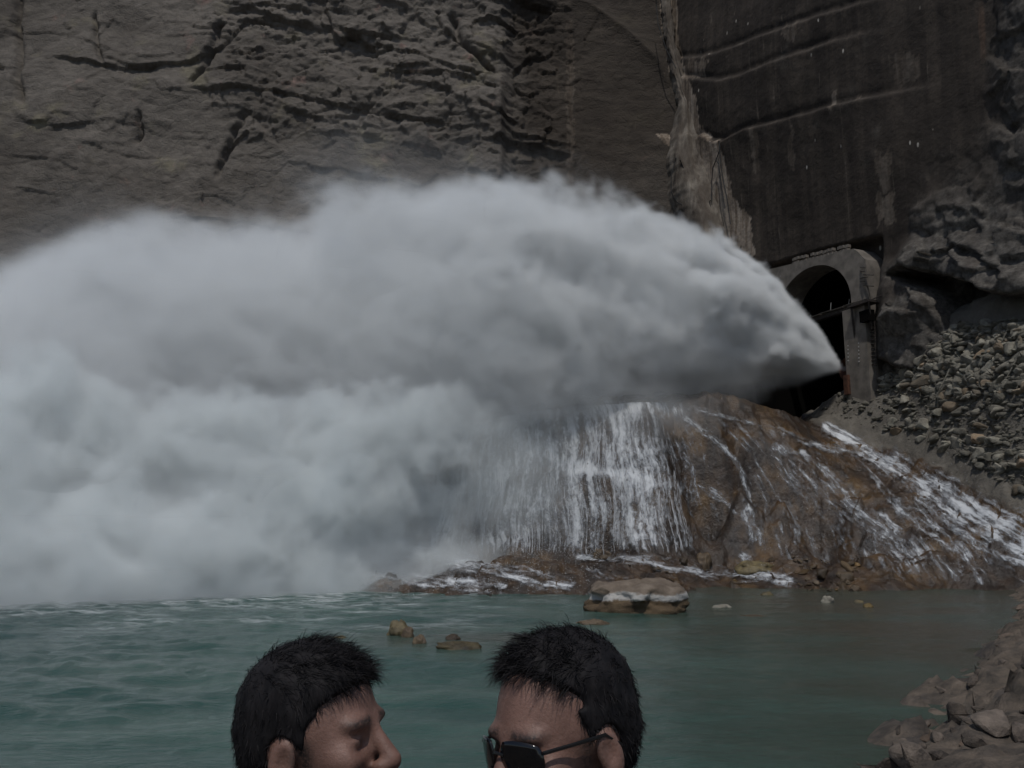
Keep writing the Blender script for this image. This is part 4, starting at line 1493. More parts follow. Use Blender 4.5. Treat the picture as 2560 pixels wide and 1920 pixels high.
boulder('pool_rock', 1850, 1920, 1530, 1543, .4, 19, 'wetstone', 'thin brown rock ledge awash in the murky shallows', group='rocks in the pool')
boulder('fall_boulder', 1466, 1558, 1362, 1394, .7, 16, 'wetstone', 'brown boulder at the foot of the main waterfall curtain', at=48.5, group='boulders under the falls')
boulder('fall_boulder', 1698, 1722, 1386, 1414, .9, 17, 'wetstone', 'small dark boulder beside the round one under the falls', at=48.5, group='boulders under the falls')
boulder('fall_boulder', 1738, 1786, 1376, 1422, .9, 18, 'wetstone', 'round brown boulder splashed by the falls', at=48.5, group='boulders under the falls')
boulder('fall_boulder', 1620, 1664, 1408, 1426, .8, 20, 'wetstone', 'low wet boulder in the white runoff under the falls', at=48, group='boulders under the falls')
boulder('fall_boulder', 1840, 1950, 1398, 1432, .8, 21, 'mossrock', 'broad ochre boulder left of the wet stone heap', at=48.5, group='boulders under the falls')

# ------------------------------------------------------------------ water running down the mound
def ribbons(name, paths, rng, width=(.03, .09), lift=.06, mat='film', label=None):
    V, F, n = [], [], 0
    allp = [np.asarray(p) for p in paths]
    lens = [len(p) for p in allp]
    cat = np.concatenate(allp)
    H = hit(cat[:, 0], cat[:, 1])
    k = 0
    for ln in lens:
        h = H[k:k + ln]
        k += ln
        ok = ~np.isnan(h[:, 0])
        h = h[ok]
        if len(h) < 4:
            continue
        # keep only neighbours that lie close together (no jump across a lip)
        gap = np.linalg.norm(np.diff(h, axis=0), axis=1)
        cut = np.nonzero(gap > 1.6)[0]
        for part in np.split(h, cut + 1):
            m = len(part)
            if m < 4:
                continue
            nn = normals(part[:, 0], part[:, 1])
            tg = np.gradient(part, axis=0)
            tg /= np.linalg.norm(tg, axis=1, keepdims=True) + 1e-9
            la = np.cross(tg, nn)
            la /= np.linalg.norm(la, axis=1, keepdims=True) + 1e-9
            w = rng.uniform(*width) * (.5 + rng.random((m, 1)) * .9)
            w[0] *= .3
            w[-1] *= .3
            c = part + nn * (lift * rng.uniform(.4, 1.6) + .03 * rng.standard_normal((m, 1)))
            V.append(np.stack([c - la * w, c + la * w], 1).reshape(-1, 3))
            i = np.arange(m - 1) * 2 + n
            F.append(np.stack([i, i + 1, i + 3, i + 2], 1))
            n += 2 * m
    o = mesh_np(name, np.concatenate(V), np.concatenate(F), M[mat])
    tag(o, label, None, None, 'structure')
    return o


def sheet(name, A, Lg, px, mat, label, fade, lift=.07):
    """A, Lg: across and along coordinates in metres on a grid; px: (na, nl, 2) picture points; the sheet lies on the terrain"""
    na, nl = A.shape
    H = hit(px[..., 0], px[..., 1])
    bad = np.isnan(H[..., 0])
    H[bad] = 0
    N = normals(H[..., 0], H[..., 1])
    # smooth a little along the flow so that the water leaps over small hollows
    for _ in range(2):
        H[:, 1:-1] = .25 * H[:, :-2] + .5 * H[:, 1:-1] + .25 * H[:, 2:]
    V = H + N * (lift + .05 * fbm(A * 2.2, Lg * .5, oct=3, seed=4))[..., None]
    F = grid_faces(na, nl)
    ok = ~bad.ravel()[F].any(1)
    q = V.reshape(-1, 3)[F]
    ok &= np.max(np.linalg.norm(q - np.roll(q, 1, axis=1), axis=2), axis=1) < 3.2
    o = mesh_np(name, V.reshape(-1, 3), F[ok], M[mat], attrs={'fade': fade, 'across': A, 'along': Lg})
    tag(o, label, None, None, 'structure')
    return o


def build_falls():
    rng = np.random.default_rng(5)

    def band(px, w0, w1, na, step=7.0, wob=4.0, seed=1):
        px = np.array(px, float)
        s = np.concatenate([[0], np.cumsum(np.linalg.norm(np.diff(px, axis=0), axis=1))])
        q = np.arange(0, s[-1], step)
        # rounded corners
        u = np.interp(q, s, px[:, 0]); v = np.interp(q, s, px[:, 1])
        ker = np.ones(9) / 9
        u = np.convolve(np.pad(u, 4, 'edge'), ker, 'valid'); v = np.convolve(np.pad(v, 4, 'edge'), ker, 'valid')
        du, dv = np.gradient(u), np.gradient(v)
        L = np.hypot(du, dv) + 1e-6
        a = np.linspace(-1, 1, na)[:, None]
        w = (w0 + (w1 - w0) * q / s[-1])[None, :]
        w = w * 1.45
        off = a * w * (1 + .35 * pn(q / 45 + seed, q * 0, seed=seed))[None, :] + wob * pn(q / 30, q * 0 + seed, seed=seed + 1)[None, :]
        P2 = np.stack([u[None] - dv / L * off, v[None] + du / L * off], -1)
        A = (a * w) * .025 + seed * 13.7
        Lg = np.broadcast_to(q[None] * .025, A.shape)
        fade = (1 - np.abs(a) ** 2.0) * np.clip(.8 + .6 * fbm(a * 1.5 + seed * 3, q[None] / 60, oct=3, seed=seed), .25, 1.3) * sstep(0, 25, q)[None] * (1 - sstep(s[-1] - 40, s[-1], q))[None]
        return A, Lg, P2, fade

    u0 = np.linspace(1090, 1780, 320)[:, None]
    f = np.linspace(0, 1, 110)[None, :]
    vt = np.interp(u0, [1090, 1130, 1300, 1450, 1600, 1700], [1085, 1068, 1035, 1018, 1008, 1010])
    v = vt + (1392 - vt) * f
    u = u0 + (u0 - 1380) * .28 * f ** .8 + 4 * np.sin(v / 31 + u0 * .02) + 3 * pn(u0 / 30, v / 60, seed=3)
    clump = fbm(u0 / 38, u0 * 0, oct=3, seed=12)
    dens = .92 + .8 * clump + .35 * pn(u0 / 60, v / 90, seed=14) - .18 * f
    lips = np.exp(-((v - np.interp(u, [1380, 1500, 1640, 1780], [1160, 1180, 1212, 1228])) / 16) ** 2) * sstep(1380, 1430, u)
    fade = np.clip(dens + .5 * lips + .35 * (1 - sstep(0, .12, f)), 0, 1.25) * sstep(1090, 1140, u0) * (1 - .5 * sstep(1560, 1700, u0 + 45 * pn(v / 50, v * 0, seed=33)) - .5 * sstep(1700, 1780, u0)) * (1 - sstep(.9, 1, f) * .6)
    sheet('waterfall', np.broadcast_to(u0 * .025, u.shape), (v - vt) * .025, np.stack([u, v], -1), 'veil', 'main curtain of white water falling over the mound', fade, .10)
    # thin film over the whole right flank
    a = np.linspace(0, 1, 240)[:, None]
    f2 = np.linspace(0, 1, 80)[None, :]
    lu, lv = np.interp(f2, [0, .3, .6, 1], [1690, 1800, 1860, 1890]), np.interp(f2, [0, .3, .6, 1], [1020, 1130, 1250, 1392])
    ru, rv = np.interp(f2, [0, .3, .6, 1], [2230, 2330, 2420, 2520]), np.interp(f2, [0, .3, .6, 1], [1165, 1260, 1350, 1470])
    U2 = lu * (1 - a) + ru * a + 6 * pn(a * 20, f2 * 5, seed=8)
    V2 = lv * (1 - a) + rv * a - 20 * np.sin(np.pi * a) * (1 - f2) + 4 * pn(a * 25, f2 * 4, seed=9)
    fd = np.clip(.32 + .55 * fbm(a * 16, f2 * .8, oct=3, seed=41) + .25 * pn(a * 6, f2 * 4, seed=42), 0, .85) * sstep(0, .08, a) * (1 - sstep(.94, 1, a)) * sstep(0, .08, f2)
    sheet('flank_film', np.broadcast_to(a * 13, U2.shape), np.broadcast_to(f2 * 9, U2.shape), np.stack([U2, V2], -1), 'veil', 'thin film of water wetting the brown right flank of the mound', fd, .06)
    k = 0
    for nm, px, w0, w1, na, st in (
            ('rivulet', ((1690, 1030), (1760, 1078), (1820, 1130), (1850, 1190), (1870, 1260), (1880, 1330), (1890, 1388)), 12, 20, 14, .8),
            ('rivulet', ((1730, 1205), (1800, 1240), (1850, 1290), (1905, 1330), (1915, 1385)), 10, 18, 12, .8),
            ('rivulet', ((1920, 1100), (2000, 1170), (2060, 1230), (2120, 1290), (2200, 1340), (2270, 1400), (2300, 1460)), 16, 56, 26, .75),
            ('rivulet', ((1985, 1115), (2060, 1180), (2110, 1230), (2170, 1290), (2260, 1350), (2330, 1420)), 12, 36, 20, .8),
            ('rivulet', ((1950, 1170), (2020, 1240), (2060, 1290), (2100, 1330), (2110, 1400), (2115, 1450)), 8, 20, 12, .7),
            ('rivulet', ((2150, 1155), (2200, 1220), (2250, 1270), (2330, 1330), (2400, 1370), (2440, 1440)), 10, 34, 18, .8),
            ('rivulet', ((2235, 1170), (2290, 1240), (2350, 1300), (2440, 1350), (2490, 1430)), 10, 30, 16, .75),
            ('rivulet', ((1480, 1003), (1650, 1010), (1800, 1042), (1950, 1083), (2090, 1128), (2250, 1160)), 7, 13, 10, .75),
            ('rivulet', ((1830, 1040), (1930, 1065), (2060, 1115), (2180, 1150)), 5, 9, 8, .6),
            ('side_stream', ((2040, 1058), (2130, 1106), (2230, 1158), (2330, 1220), (2430, 1290), (2560, 1363), (2700, 1430)), 13, 84, 46, 1.15),
            ('runoff', ((900, 1395), (1000, 1392), (1120, 1398), (1250, 1430), (1460, 1480)), 34, 20, 22, 1.0),
            ('runoff', ((860, 1430), (980, 1440), (1130, 1460), (1290, 1476)), 34, 14, 20, 1.05),
            ('runoff', ((1540, 1392), (1650, 1412), (1760, 1432), (1860, 1440), (2010, 1454)), 16, 18, 14, 1.0),
            ('runoff', ((1420, 1392), (1560, 1400), (1660, 1408)), 12, 14, 10, .9),
            ('runoff', ((1830, 1380), (1860, 1400), (1880, 1430)), 18, 26, 12, .9),
            ('runoff', ((1440, 1410), (1520, 1440), (1600, 1462)), 10, 20, 12, .6)):
        k += 1
        A, Lg, P2, fd = band(px, w0, w1, na, seed=k)
        sheet(nm, A, Lg, P2, 'veil', {'rivulet': 'thin rivulet trickling down the brown right flank of the mound', 'side_stream': 'broad white stream rushing down between mound and rubble', 'runoff': 'white runoff spreading over the low rock shelf into the pool'}[nm], fd * st * 1.02, .09)
    # single threads and drops thrown clear of the rock
    main = []
    for i in range(420):
        u0 = rng.uniform(1130, 1650)
        vt = np.interp(u0, [1130, 1300, 1450, 1600, 1700], [1070, 1035, 1020, 1010, 1012])
        a = vt + (1390 - vt) * rng.random() * .8
        v = np.arange(a, min(1390, a + rng.uniform(50, 200)), 9.0)
        if len(v) < 5:
            continue
        fr = (v - vt) / (1390 - vt)
        main.append(np.stack([u0 + (u0 - 1380) * .28 * fr ** .8 + 4 * np.sin(v / 31 + u0 * .02), v], 1))
    ribbons('water_threads', main, rng, (.012, .035), .14, 'thread', 'fine threads of water in front of the main curtain')


def mat_veil():
    t = NT('white_water_veil')
    ac, al = t.attr('across'), t.attr('along')
    cx = t.new('ShaderNodeCombineXYZ')
    t.K.new(t.math('MULTIPLY', ac, 1.0), cx.inputs[0])
    t.K.new(t.math('MULTIPLY', al, .16), cx.inputs[1])
    f = t.noise(2.6, 6, .62, cx.outputs[0], .35)
    cy = t.new('ShaderNodeCombineXYZ')
    t.K.new(ac, cy.inputs[0])
    t.K.new(t.math('MULTIPLY', al, .55), cy.inputs[1])
    g = t.noise(4.5, 5, .66, cy.outputs[0], .5)
    h = t.math('ADD', t.math('MULTIPLY', f, .62), t.math('MULTIPLY', g, .38))
    # the denser the flow, the lower the threshold
    th = t.math('MULTIPLY_ADD', t.attr('fade'), -.26, .66)
    d = t.math('SUBTRACT', h, th)
    a = t.range(d, -.05, .18, 0.0, .85)
    a = t.math('MULTIPLY', a, t.range(t.attr('fade'), .02, .3))
    t.K.new(a, t.b.inputs['Alpha'])
    c = t.mix(t.range(d, .0, .2), (.46, .48, .51), (.72, .735, .75))
    return t.done(c, .6, None, .15, .95)


M['veil'] = mat_veil()
M['film'] = mat_foam('water_veil', .42, .64, (.52, .53, .56), .62)
M['thread'] = mat_foam('water_threads', .40, .60, (.56, .57, .59), .6, 2.0)
M['foam_dense'] = mat_foam('stream_white_water', .40, .60, (.52, .535, .56), .75)
build_falls()

# ------------------------------------------------------------------ near bank
def build_bank():
    wl = [PW(u, v)[:2] for u, v in ((2150, 1925), (2240, 1800), (2330, 1738), (2440, 1665), (2515, 1600), (2556, 1530))]
    line = [(-60.0, 7.0), (-20, 7.6), (-3, 8.2), (2.5, 9.0)] + [tuple(p) for p in wl] + [(19.5, 33.0), (24, 41), (27, 46)]
    xs = np.arange(-22, 34, .15)
    ys = np.arange(-14, 47, .15)
    X, Y = np.meshgrid(xs, ys, indexing='ij')
    best = np.full(X.shape, 1e9)
    sgn = np.ones(X.shape)
    for (x1, y1), (x2, y2) in zip(line[:-1], line[1:]):
        dx, dy = x2 - x1, y2 - y1
        t = np.clip(((X - x1) * dx + (Y - y1) * dy) / (dx * dx + dy * dy), 0, 1)
        d = np.hypot(X - x1 - t * dx, Y - y1 - t * dy)
        s = np.sign((X - x1) * dy - (Y - y1) * dx)
        m = d < best
        best = np.where(m, d, best)
        sgn = np.where(m, s, sgn)
    d = best * sgn
    w = d + .9 * fbm(X / 2.2, Y / 2.2, oct=4, seed=5)
    Z = np.where(w > 0, 1.55 * (1 - np.exp(-np.clip(w, 0, 99) / 5.5)) + .02 * np.clip(w - 8, 0, 99), .35 * w)
    right = sstep(3, 7, X) * sstep(4, 10, Y)
    sl, e = facets(X + .3 * Y + .3 * pn(X / .8, Y / .8, seed=2), Y * .8, 1.1, 7)
    s2, _ = facets(X, Y * 1.3, .42, 8)
    Z += np.clip(w + .3, 0, 1) * right * (.30 * sl + .13 * s2 + .20 * fbm(X / .9, Y / .9, oct=5, seed=3))
    Z += .03 * fbm(X / .5, Y / .5, oct=3, seed=4)
    Z += right * np.clip(w, 0, 12) * .05
    o = mesh_np('shore_bank', np.stack([X, Y, Z], -1).reshape(-1, 3), grid_faces(len(xs), len(ys)), M['bank'], smooth=False)
    tag(o, kind='structure')
    rnd = random.Random(8)
    k = 0
    while k < 75:
        u, v = rnd.uniform(2150, 2600), rnd.uniform(1480, 1960)
        p = PW(u, v, .25)
        i, j = int((p[0] - xs[0]) / .15), int((p[1] - ys[0]) / .15)
        if 0 <= i < len(xs) and 0 <= j < len(ys) and Z[i, j] > .05:
            s = .12 * min(5, rnd.paretovariate(1.5))
            ob = put_stone((p[0], p[1], Z[i, j]), s, rnd, o, BSTONES, .22)
            k += 1
        else:
            k += .02
    return xs, ys, Z


def mat_bank():
    t = NT('layered_shore_rock')
    f = t.noise(1.8, 8, .65, t.coord(scale=(1, 2.0, 3)))
    g = t.noise(.6, 5, .6)
    c = t.ramp(f, [(.28, (.045, .040, .036)), (.45, (.11, .09, .072)), (.62, (.19, .15, .115)), (.78, (.25, .205, .165))])
    c = t.mix(t.range(g, .5, .68), c, t.mix(.5, c, (.05, .05, .055)))
    n = t.bump(t.noise(4, 8, .68), .9, .12)
    n = t.bump(t.noise(18, 5, .65), .6, .02, n)
    return t.done(c, .9, n, .3)


M['bank'] = mat_bank()
M['bstone'] = mat_stone('shore_stone', (.06, .05, .044), (.13, .105, .085), (.22, .175, .14), warm=(.2, .14, .1))
BSTONES = [m.copy() for m in STONES]
for _m in BSTONES:
    _m.materials.clear()
    _m.materials.append(M['bstone'])
BK = build_bank()


# ------------------------------------------------------------------ pale flowstone that fills the corner of the two walls
def build_flowstone():
    c = [(1664, -60, 13), (1672, 40, 13), (1680, 110, 14), (1698, 180, 22), (1722, 255, 27), (1730, 320, 52), (1738, 390, 88), (1762, 470, 88), (1795, 560, 84), (1825, 650, 80), (1855, 760, 80)]
    vs = np.arange(-60, 760, 3.0)
    uc = np.interp(vs, [k[1] for k in c], [k[0] for k in c])
    hw = np.interp(vs, [k[1] for k in c], [k[2] for k in c])
    n = 40
    th = np.linspace(-1.0, 1.0, n)
    V = []
    for u, v, w in zip(uc, vs, hw):
        t, z = wall_plane(u, v)
        a = wall_pt(np.array(t), np.array(z))
        X, Zc = cliff_plane(u, v)
        Yd = min(a[1], CL_Y + CL_LEAN * Zc + .6)
        p = P(u, v, Yd - .2)
        m = w / FPX * Yd
        for q in th:
            V.append(p + np.array([q * m, -.22 * m * math.sqrt(max(0, 1 - q * q)) + 1.1 * m * abs(q) ** 4, 0]))
    V = np.array(V)
    i = np.repeat(np.arange(len(vs)), n)
    q = np.tile(th, len(vs))
    zz = V[:, 2]
    fl = fbm(q * 4.0 + .25 * pn(zz / 5, q * 2, seed=3), zz / 14, oct=4, seed=5)
    V[:, 1] -= .45 * fl * (1 - q ** 6) * np.interp(i, [0, len(vs)], [.6, 1.3])
    V[:, 0] += (.35 * pn(zz / 2.2, q * 1.5, seed=6) + .2 * pn(zz / .7, q * 3, seed=7)) * np.abs(q)
    # the step where the lowest bench crosses the chute
    V[:, 1] -= .3 * sstep(336, 352, np.repeat(vs, n) - 8 * q)
    o = mesh_np('flowstone_chute', V, grid_faces(len(vs), n), M['flow'])
    tag(o, kind='structure')


def mat_flow():
    t = NT('pale_flowstone')
    a = t.noise(1.1, 6, .65, t.coord(scale=(1.5, 1.5, .10)))
    b = t.noise(.35, 4, .6)
    c = t.ramp(a, [(.30, (.07, .058, .046)), (.45, (.15, .127, .104)), (.6, (.23, .20, .165)), (.75, (.30, .262, .22))])
    c = t.mix(t.range(b, .42, .62), t.mix(.6, c, (.06, .045, .034)), c)
    return t.done(c, .9, t.bump(t.noise(1.6, 7, .65, t.coord(scale=(2, 2, .3))), .8, .2), .2)


M['flow'] = mat_flow()
build_flowstone()

# ------------------------------------------------------------------ two men on the bank
def mat_skin():
    t = NT('tanned_skin')
    f = t.noise(220, 4, .65)
    c = t.mix(t.range(t.noise(22, 6, .65), .35, .65), (.150, .082, .062), (.200, .112, .086))
    c = t.mix(t.range(t.noise(140, 3, .6), .55, .75), c, (.13, .07, .054))
    c = t.mix(t.math('MULTIPLY', t.attr('beard'), t.range(t.noise(260, 2, .6), .3, .6, .55, 1)), c, (.022, .017, .015))
    c = t.mix(t.math('MULTIPLY', t.attr('lip'), .6), c, (.20, .075, .065))
    return t.done(c, .52, t.bump(f, .5, .002), .4, 1.12, **{'Subsurface Weight': .08, 'Subsurface Radius': (.012, .005, .003), 'Subsurface Scale': .6})


def mat_hair():
    t = NT('black_brown_hair')
    a = t.noise(60, 5, .6, t.coord(scale=(1, 1, .25)))
    c = t.mix(t.range(a, .35, .7), (.006, .005, .006), (.020, .017, .018))
    return t.done(c, .75, t.bump(a, .6, .004), .25)


M['skin'] = mat_skin()
M['hair'] = mat_hair()
M['eyewhite'] = mat_plain('eye_white', (.45, .42, .40), .3, .05)
M['iris'] = mat_plain('dark_iris', (.02, .012, .008), .15, .1)
M['lens'] = NT('sunglass_lens').done((.006, .006, .007), .08, None, .6)
M['frame'] = NT('sunglass_frame').done((.01, .01, .011), .3, None, .5)
M['shirt_a'] = mat_plain('navy_shirt', (.03, .035, .05), .9, .3, 40)
M['shirt_b'] = mat_plain('grey_shirt', (.06, .06, .065), .9, .3, 40)
M['trousers'] = mat_plain('dark_trousers', (.03, .03, .033), .9, .3, 40)


def axis(fine_lo, fine_hi, fine, lo, hi, coarse):
    a = np.arange(fine_lo, fine_hi, fine)
    return np.concatenate([np.arange(lo, fine_lo - coarse * .6, coarse), a, np.arange(fine_hi + coarse * .4, hi + coarse, coarse)])


def man(name, origin, yaw, pitch, roll, hairline, beard, label, shirt, seed, glasses=False, scale=1.0, arm=.0026):
    """origin: the point between the eyes' level and the skull's middle; the face looks along +x before yaw"""
    axs = [axis(-.17, .17, .0038, -.42, .42, .02), axis(-.125, .125, .0038, -.50, .50, .02), axis(-.21, .18, .0038, -1.72, .2, .02)]
    shp = tuple(len(a) for a in axs)
    Fd = np.full(shp, 1.0, np.float32)
    cp, sp = math.cos(pitch), math.sin(pitch)
    cr, sr = math.cos(roll), math.sin(roll)
    Rp = np.array([[cp, 0, sp], [0, 1, 0], [-sp, 0, cp]])          # nose up for positive pitch is -; see use
    Rr = np.array([[1, 0, 0], [0, cr, -sr], [0, sr, cr]])
    RH = Rp @ Rr
    piv = np.array([-.035, 0, -.10])

    def block(c, r):
        sl, co = [], []
        for i in range(3):
            a = np.searchsorted(axs[i], c[i] - r)
            b = np.searchsorted(axs[i], c[i] + r)
            sl.append(slice(a, max(b, a + 1)))
        sl = tuple(sl)
        g = np.meshgrid(*[axs[i][sl[i]] for i in range(3)], indexing='ij')
        return sl, np.stack(g, -1)

    def add(c, ext, fn, k=.012, head=True, sub=False):
        c = np.array(c, float)
        cw = RH @ (c - piv) + piv if head else c
        sl, g = block(cw, ext + .05)
        q = (g - piv) @ RH + piv if head else g          # into the head's own frame
        d = fn(q)
        old = Fd[sl]
        if sub:
            h = np.clip(.5 - .5 * (old + d) / k, 0, 1)
            Fd[sl] = old * (1 - h) - d * h + k * h * (1 - h)
        else:
            h = np.clip(.5 + .5 * (old - d) / k, 0, 1)
            Fd[sl] = old * (1 - h) + d * h - k * h * (1 - h)

    def ell(c, r, k=.012, head=True, sub=False, tilt=0.0):
        r = np.array(r, float)
        ct, st = math.cos(tilt), math.sin(tilt)

        def fn(q):
            p = q - np.array(c)
            if tilt:
                p = np.stack([p[..., 0] * ct + p[..., 2] * st, p[..., 1], -p[..., 0] * st + p[..., 2] * ct], -1)
            n = np.linalg.norm(p / r, axis=-1)
            n2 = np.linalg.norm(p / (r * r), axis=-1) + 1e-9
            return n * (n - 1) / n2
        add(c, max(r), fn, k, head, sub)

    def cap(a, b, ra, rb, k=.012, head=True):
        a, b = np.array(a, float), np.array(b, float)
        c = (a + b) / 2

        def fn(q):
            ba = b - a
            h = np.clip(((q - a) @ ba) / (ba @ ba), 0, 1)
            return np.linalg.norm(q - a - h[..., None] * ba, axis=-1) - (ra + (rb - ra) * h)
        add(c, np.linalg.norm(b - a) / 2 + max(ra, rb), fn, k, head)

    # body first (coarse), then the head
    cap((-.045, 0, -.13), (-.055, 0, -.23), .056, .064, .03, False)
    cap((-.055, -.15, -.29), (-.055, .15, -.29), .058, .058, .06, False)
    ell((-.045, 0, -.40), (.115, .175, .17), .06, False)
    ell((-.045, 0, -.62), (.105, .155, .17), .06, False)
    ell((-.05, 0, -.80), (.115, .165, .12), .05, False)
    for s in (-1, 1):
        cap((-.055, s * .19, -.30), (-.075, s * .245, -.57), .052, .042, .03, False)
        cap((-.075, s * .245, -.57), (-.01, s * .20, -.80), .040, .030, .02, False)
        ell((.01, s * .18, -.86), (.05, .035, .065), .02, False)
        cap((-.05, s * .09, -.84), (-.045, s * .10, -1.20), .085, .058, .03, False)
        cap((-.045, s * .10, -1.20), (-.06, s * .105, -1.56), .055, .038, .02, False)
        ell((-.01, s * .11, -1.60), (.125, .045, .035), .02, False)
    ell((-.014, 0, .032), (.098, .077, .091), .01)
    ell((-.050, 0, .000), (.064, .066, .075), .03)
    ell((.030, 0, -.015), (.060, .062, .082), .02)
    ell((.036, 0, -.074), (.052, .050, .040), .02)
    ell((.076, 0, -.104), (.018, .022, .017), .018)
    for s in (-1, 1):
        ell((.010, s * .048, -.070), (.040, .016, .030), .02)
        ell((.064, s * .046, -.022), (.022, .018, .020), .02)
        ell((.074, s * .027, .0235), (.016, .025, .0095), .014)
        ell((.101, s * .034, -.001), (.028, .023, .0155), .010, sub=True)
        ell((.0700, s * .033, -.001), (.0125, .016, .0115), .004)
    cap((.084, 0, .016), (.113, 0, -.028), .0085, .0125, .010)
    ell((.112, 0, -.033), (.013, .0125, .0115), .008)
    for s in (-1, 1):
        ell((.101, s * .0125, -.036), (.012, .0085, .009), .007)
    ell((.088, 0, -.064), (.014, .023, .0065), .006)
    ell((.085, 0, -.075), (.014, .021, .0075), .006)
    ell((.097, 0, -.069), (.012, .024, .0016), .004, sub=True)
    for s in (-1, 1):
        ell((-.012, s * .078, -.018), (.020, .010, .033), .006, tilt=-.22)
        ell((-.006, s * .090, -.014), (.011, .010, .020), .006, sub=True, tilt=-.22)
        ell((-.006, s * .079, -.046), (.009, .008, .010), .006)
    V, Fc = surface_nets(-Fd, axs, 0.0)
    H = (V - piv) @ RH + piv
    nz = fbm(H[:, 0] * 40, H[:, 1] * 40, H[:, 2] * 40, oct=3, seed=seed)
    bd = np.zeros(len(V))
    x, y, z = H.T
    jaw = sstep(-.030, -.048, z + .10 * (x - .05) + .004 * nz) * sstep(-.03, .0, x) * sstep(-.155, -.13, z)
    mous = np.exp(-(((z + .053) / .009) ** 2 + (y / .030) ** 2)) * sstep(.07, .09, x)
    side = np.exp(-(((x - .016) / .014) ** 2)) * sstep(.02, -.0, z) * sstep(-.09, -.06, z) * (np.abs(y) > .04)
    bd = np.clip(np.maximum(np.maximum(jaw * .9, mous * 1.2), side), 0, 1) * beard
    brow = np.exp(-(((z - .0265 + .10 * (np.abs(y) - .03) ** 1) / .0055) ** 2)) * sstep(.010, .016, np.abs(y)) * (1 - sstep(.048, .058, np.abs(y))) * sstep(.05, .065, x)
    bd = np.maximum(bd, brow)
    lash = np.exp(-(((z + .001) / .0022) ** 2 + ((np.abs(y) - .032) / .014) ** 2)) * sstep(.06, .075, x)
    bd = np.maximum(bd, lash)
    lip = np.exp(-(((z + .069) / .010) ** 2 + (y / .022) ** 2)) * sstep(.08, .09, x)
    root = empty(name, origin, yaw)
    root.scale = (scale,) * 3
    body = mesh_np('body', V, Fc, M['skin'], root, attrs={'beard': bd, 'lip': lip})
    body.modifiers.new('smooth', 'SMOOTH').iterations = 2
    # hair: a shell on the skull, cut along the hairline, and strands on it
    g = np.meshgrid(*[np.arange(a, b, .004) for a, b in ((-.15, .13), (-.12, .12), (-.16, .17))], indexing='ij')
    q = np.stack(g, -1)
    ga = [np.arange(a, b, .004) for a, b in ((-.15, .13), (-.12, .12), (-.16, .17))]

    def sk(c, r):
        r = np.array(r); p = q - np.array(c)
        n = np.linalg.norm(p / r, axis=-1)
        return n * (n - 1) / (np.linalg.norm(p / (r * r), axis=-1) + 1e-9)
    a, b = sk((-.014, 0, .032), (.098, .077, .091)), sk((-.050, 0, .000), (.064, .066, .075))
    h = np.clip(.5 + .5 * (a - b) / .03, 0, 1)
    skd = a * (1 - h) + b * h - .03 * h * (1 - h)
    cn = sk((-.045, 0, -.12), (.058, .058, .06))
    skd = np.minimum(skd, cn)
    X, Y, Z = q[..., 0], q[..., 1], q[..., 2]
    nn = fbm(X * 28 + seed, Y * 28, Z * 28, oct=3, seed=seed)
    thick = .004 + .009 * sstep(.02, .10, Z) + .005 * nn
    hx = np.interp(Z, [k[0] for k in hairline], [k[1] for k in hairline]) + .006 * nn - .25 * np.clip(np.abs(Y) - .03, 0, 1) * (Z > .045)
    ear = ((X + .012) / .026) ** 2 + ((Z + .018) / .036) ** 2
    cut = np.maximum(X - hx, (1 - np.sqrt(ear)) * .026 * (np.abs(Y) > .05) - .02 * (np.abs(Y) <= .05))
    cut = np.maximum(cut, -.125 - Z + .01 * nn)
    HD = -np.maximum(skd - thick, cut)
    HV, HF = surface_nets(HD, ga, 0.0)
    HVw = (HV - piv) @ RH.T + piv
    hair = mesh_np('hair', HVw, HF, M['hair'], root)
    rng = np.random.default_rng(seed)
    ctr = np.array([-.02, 0, .02])
    nrm = HV - ctr
    nrm /= np.linalg.norm(nrm, axis=1, keepdims=True)
    outer = np.nonzero(((np.abs(HV[:, 1]) > .03) | (HV[:, 2] > .03) | (HV[:, 0] < -.06)))[0]
    pick = rng.choice(outer, 15000)
    p0 = HV[pick] + rng.normal(0, .0015, (15000, 3)) - nrm[pick] * .002
    n0 = nrm[pick]
    top = sstep(.02, .11, HV[pick][:, 2])[:, None]
    comb = np.array([.65, 0, .05]) * top + np.array([-.15, 0, -.75]) * (1 - top) + rng.normal(0, .2, (15000, 3))
    cell = np.floor(HV[pick] / .011)
    hs = _hash(cell[:, 0], cell[:, 1], cell[:, 2], seed)
    comb = comb + (np.stack([(hs & 255) / 127.5 - 1, ((hs >> 8) & 255) / 127.5 - 1, ((hs >> 16) & 255) / 127.5 - 1], 1)) * .38
    ln = (.008 + .012 * top[:, 0] * rng.uniform(.4, 1.5, 15000))[:, None]
    d1 = n0 * .10 + comb * .8
    p1 = p0 + d1 * ln
    p2 = p1 + (d1 * .6 + comb * .5 - n0 * .25 - np.array([0, 0, .15])) * ln * .8
    sd = np.cross(d1, rng.normal(0, 1, (15000, 3)))
    sd /= np.linalg.norm(sd, axis=1, keepdims=True)
    w = .00045
    SV = np.stack([p0 - sd * w, p0 + sd * w, p1 - sd * w * .8, p1 + sd * w * .8, p2], 1).reshape(-1, 3)
    SV = (SV - piv) @ RH.T + piv
    i = np.arange(15000) * 5
    SF = np.concatenate([np.stack([i, i + 1, i + 3], 1), np.stack([i, i + 3, i + 2], 1), np.stack([i + 2, i + 3, i + 4], 1)])
    tag(mesh_np('hair_strands', SV, SF, M['hair'], hair), kind='stuff')

    def hp(p):
        return RH @ (np.array(p) - piv) + piv
    # clothing follows the body
    g = np.meshgrid(*axs, indexing='ij')
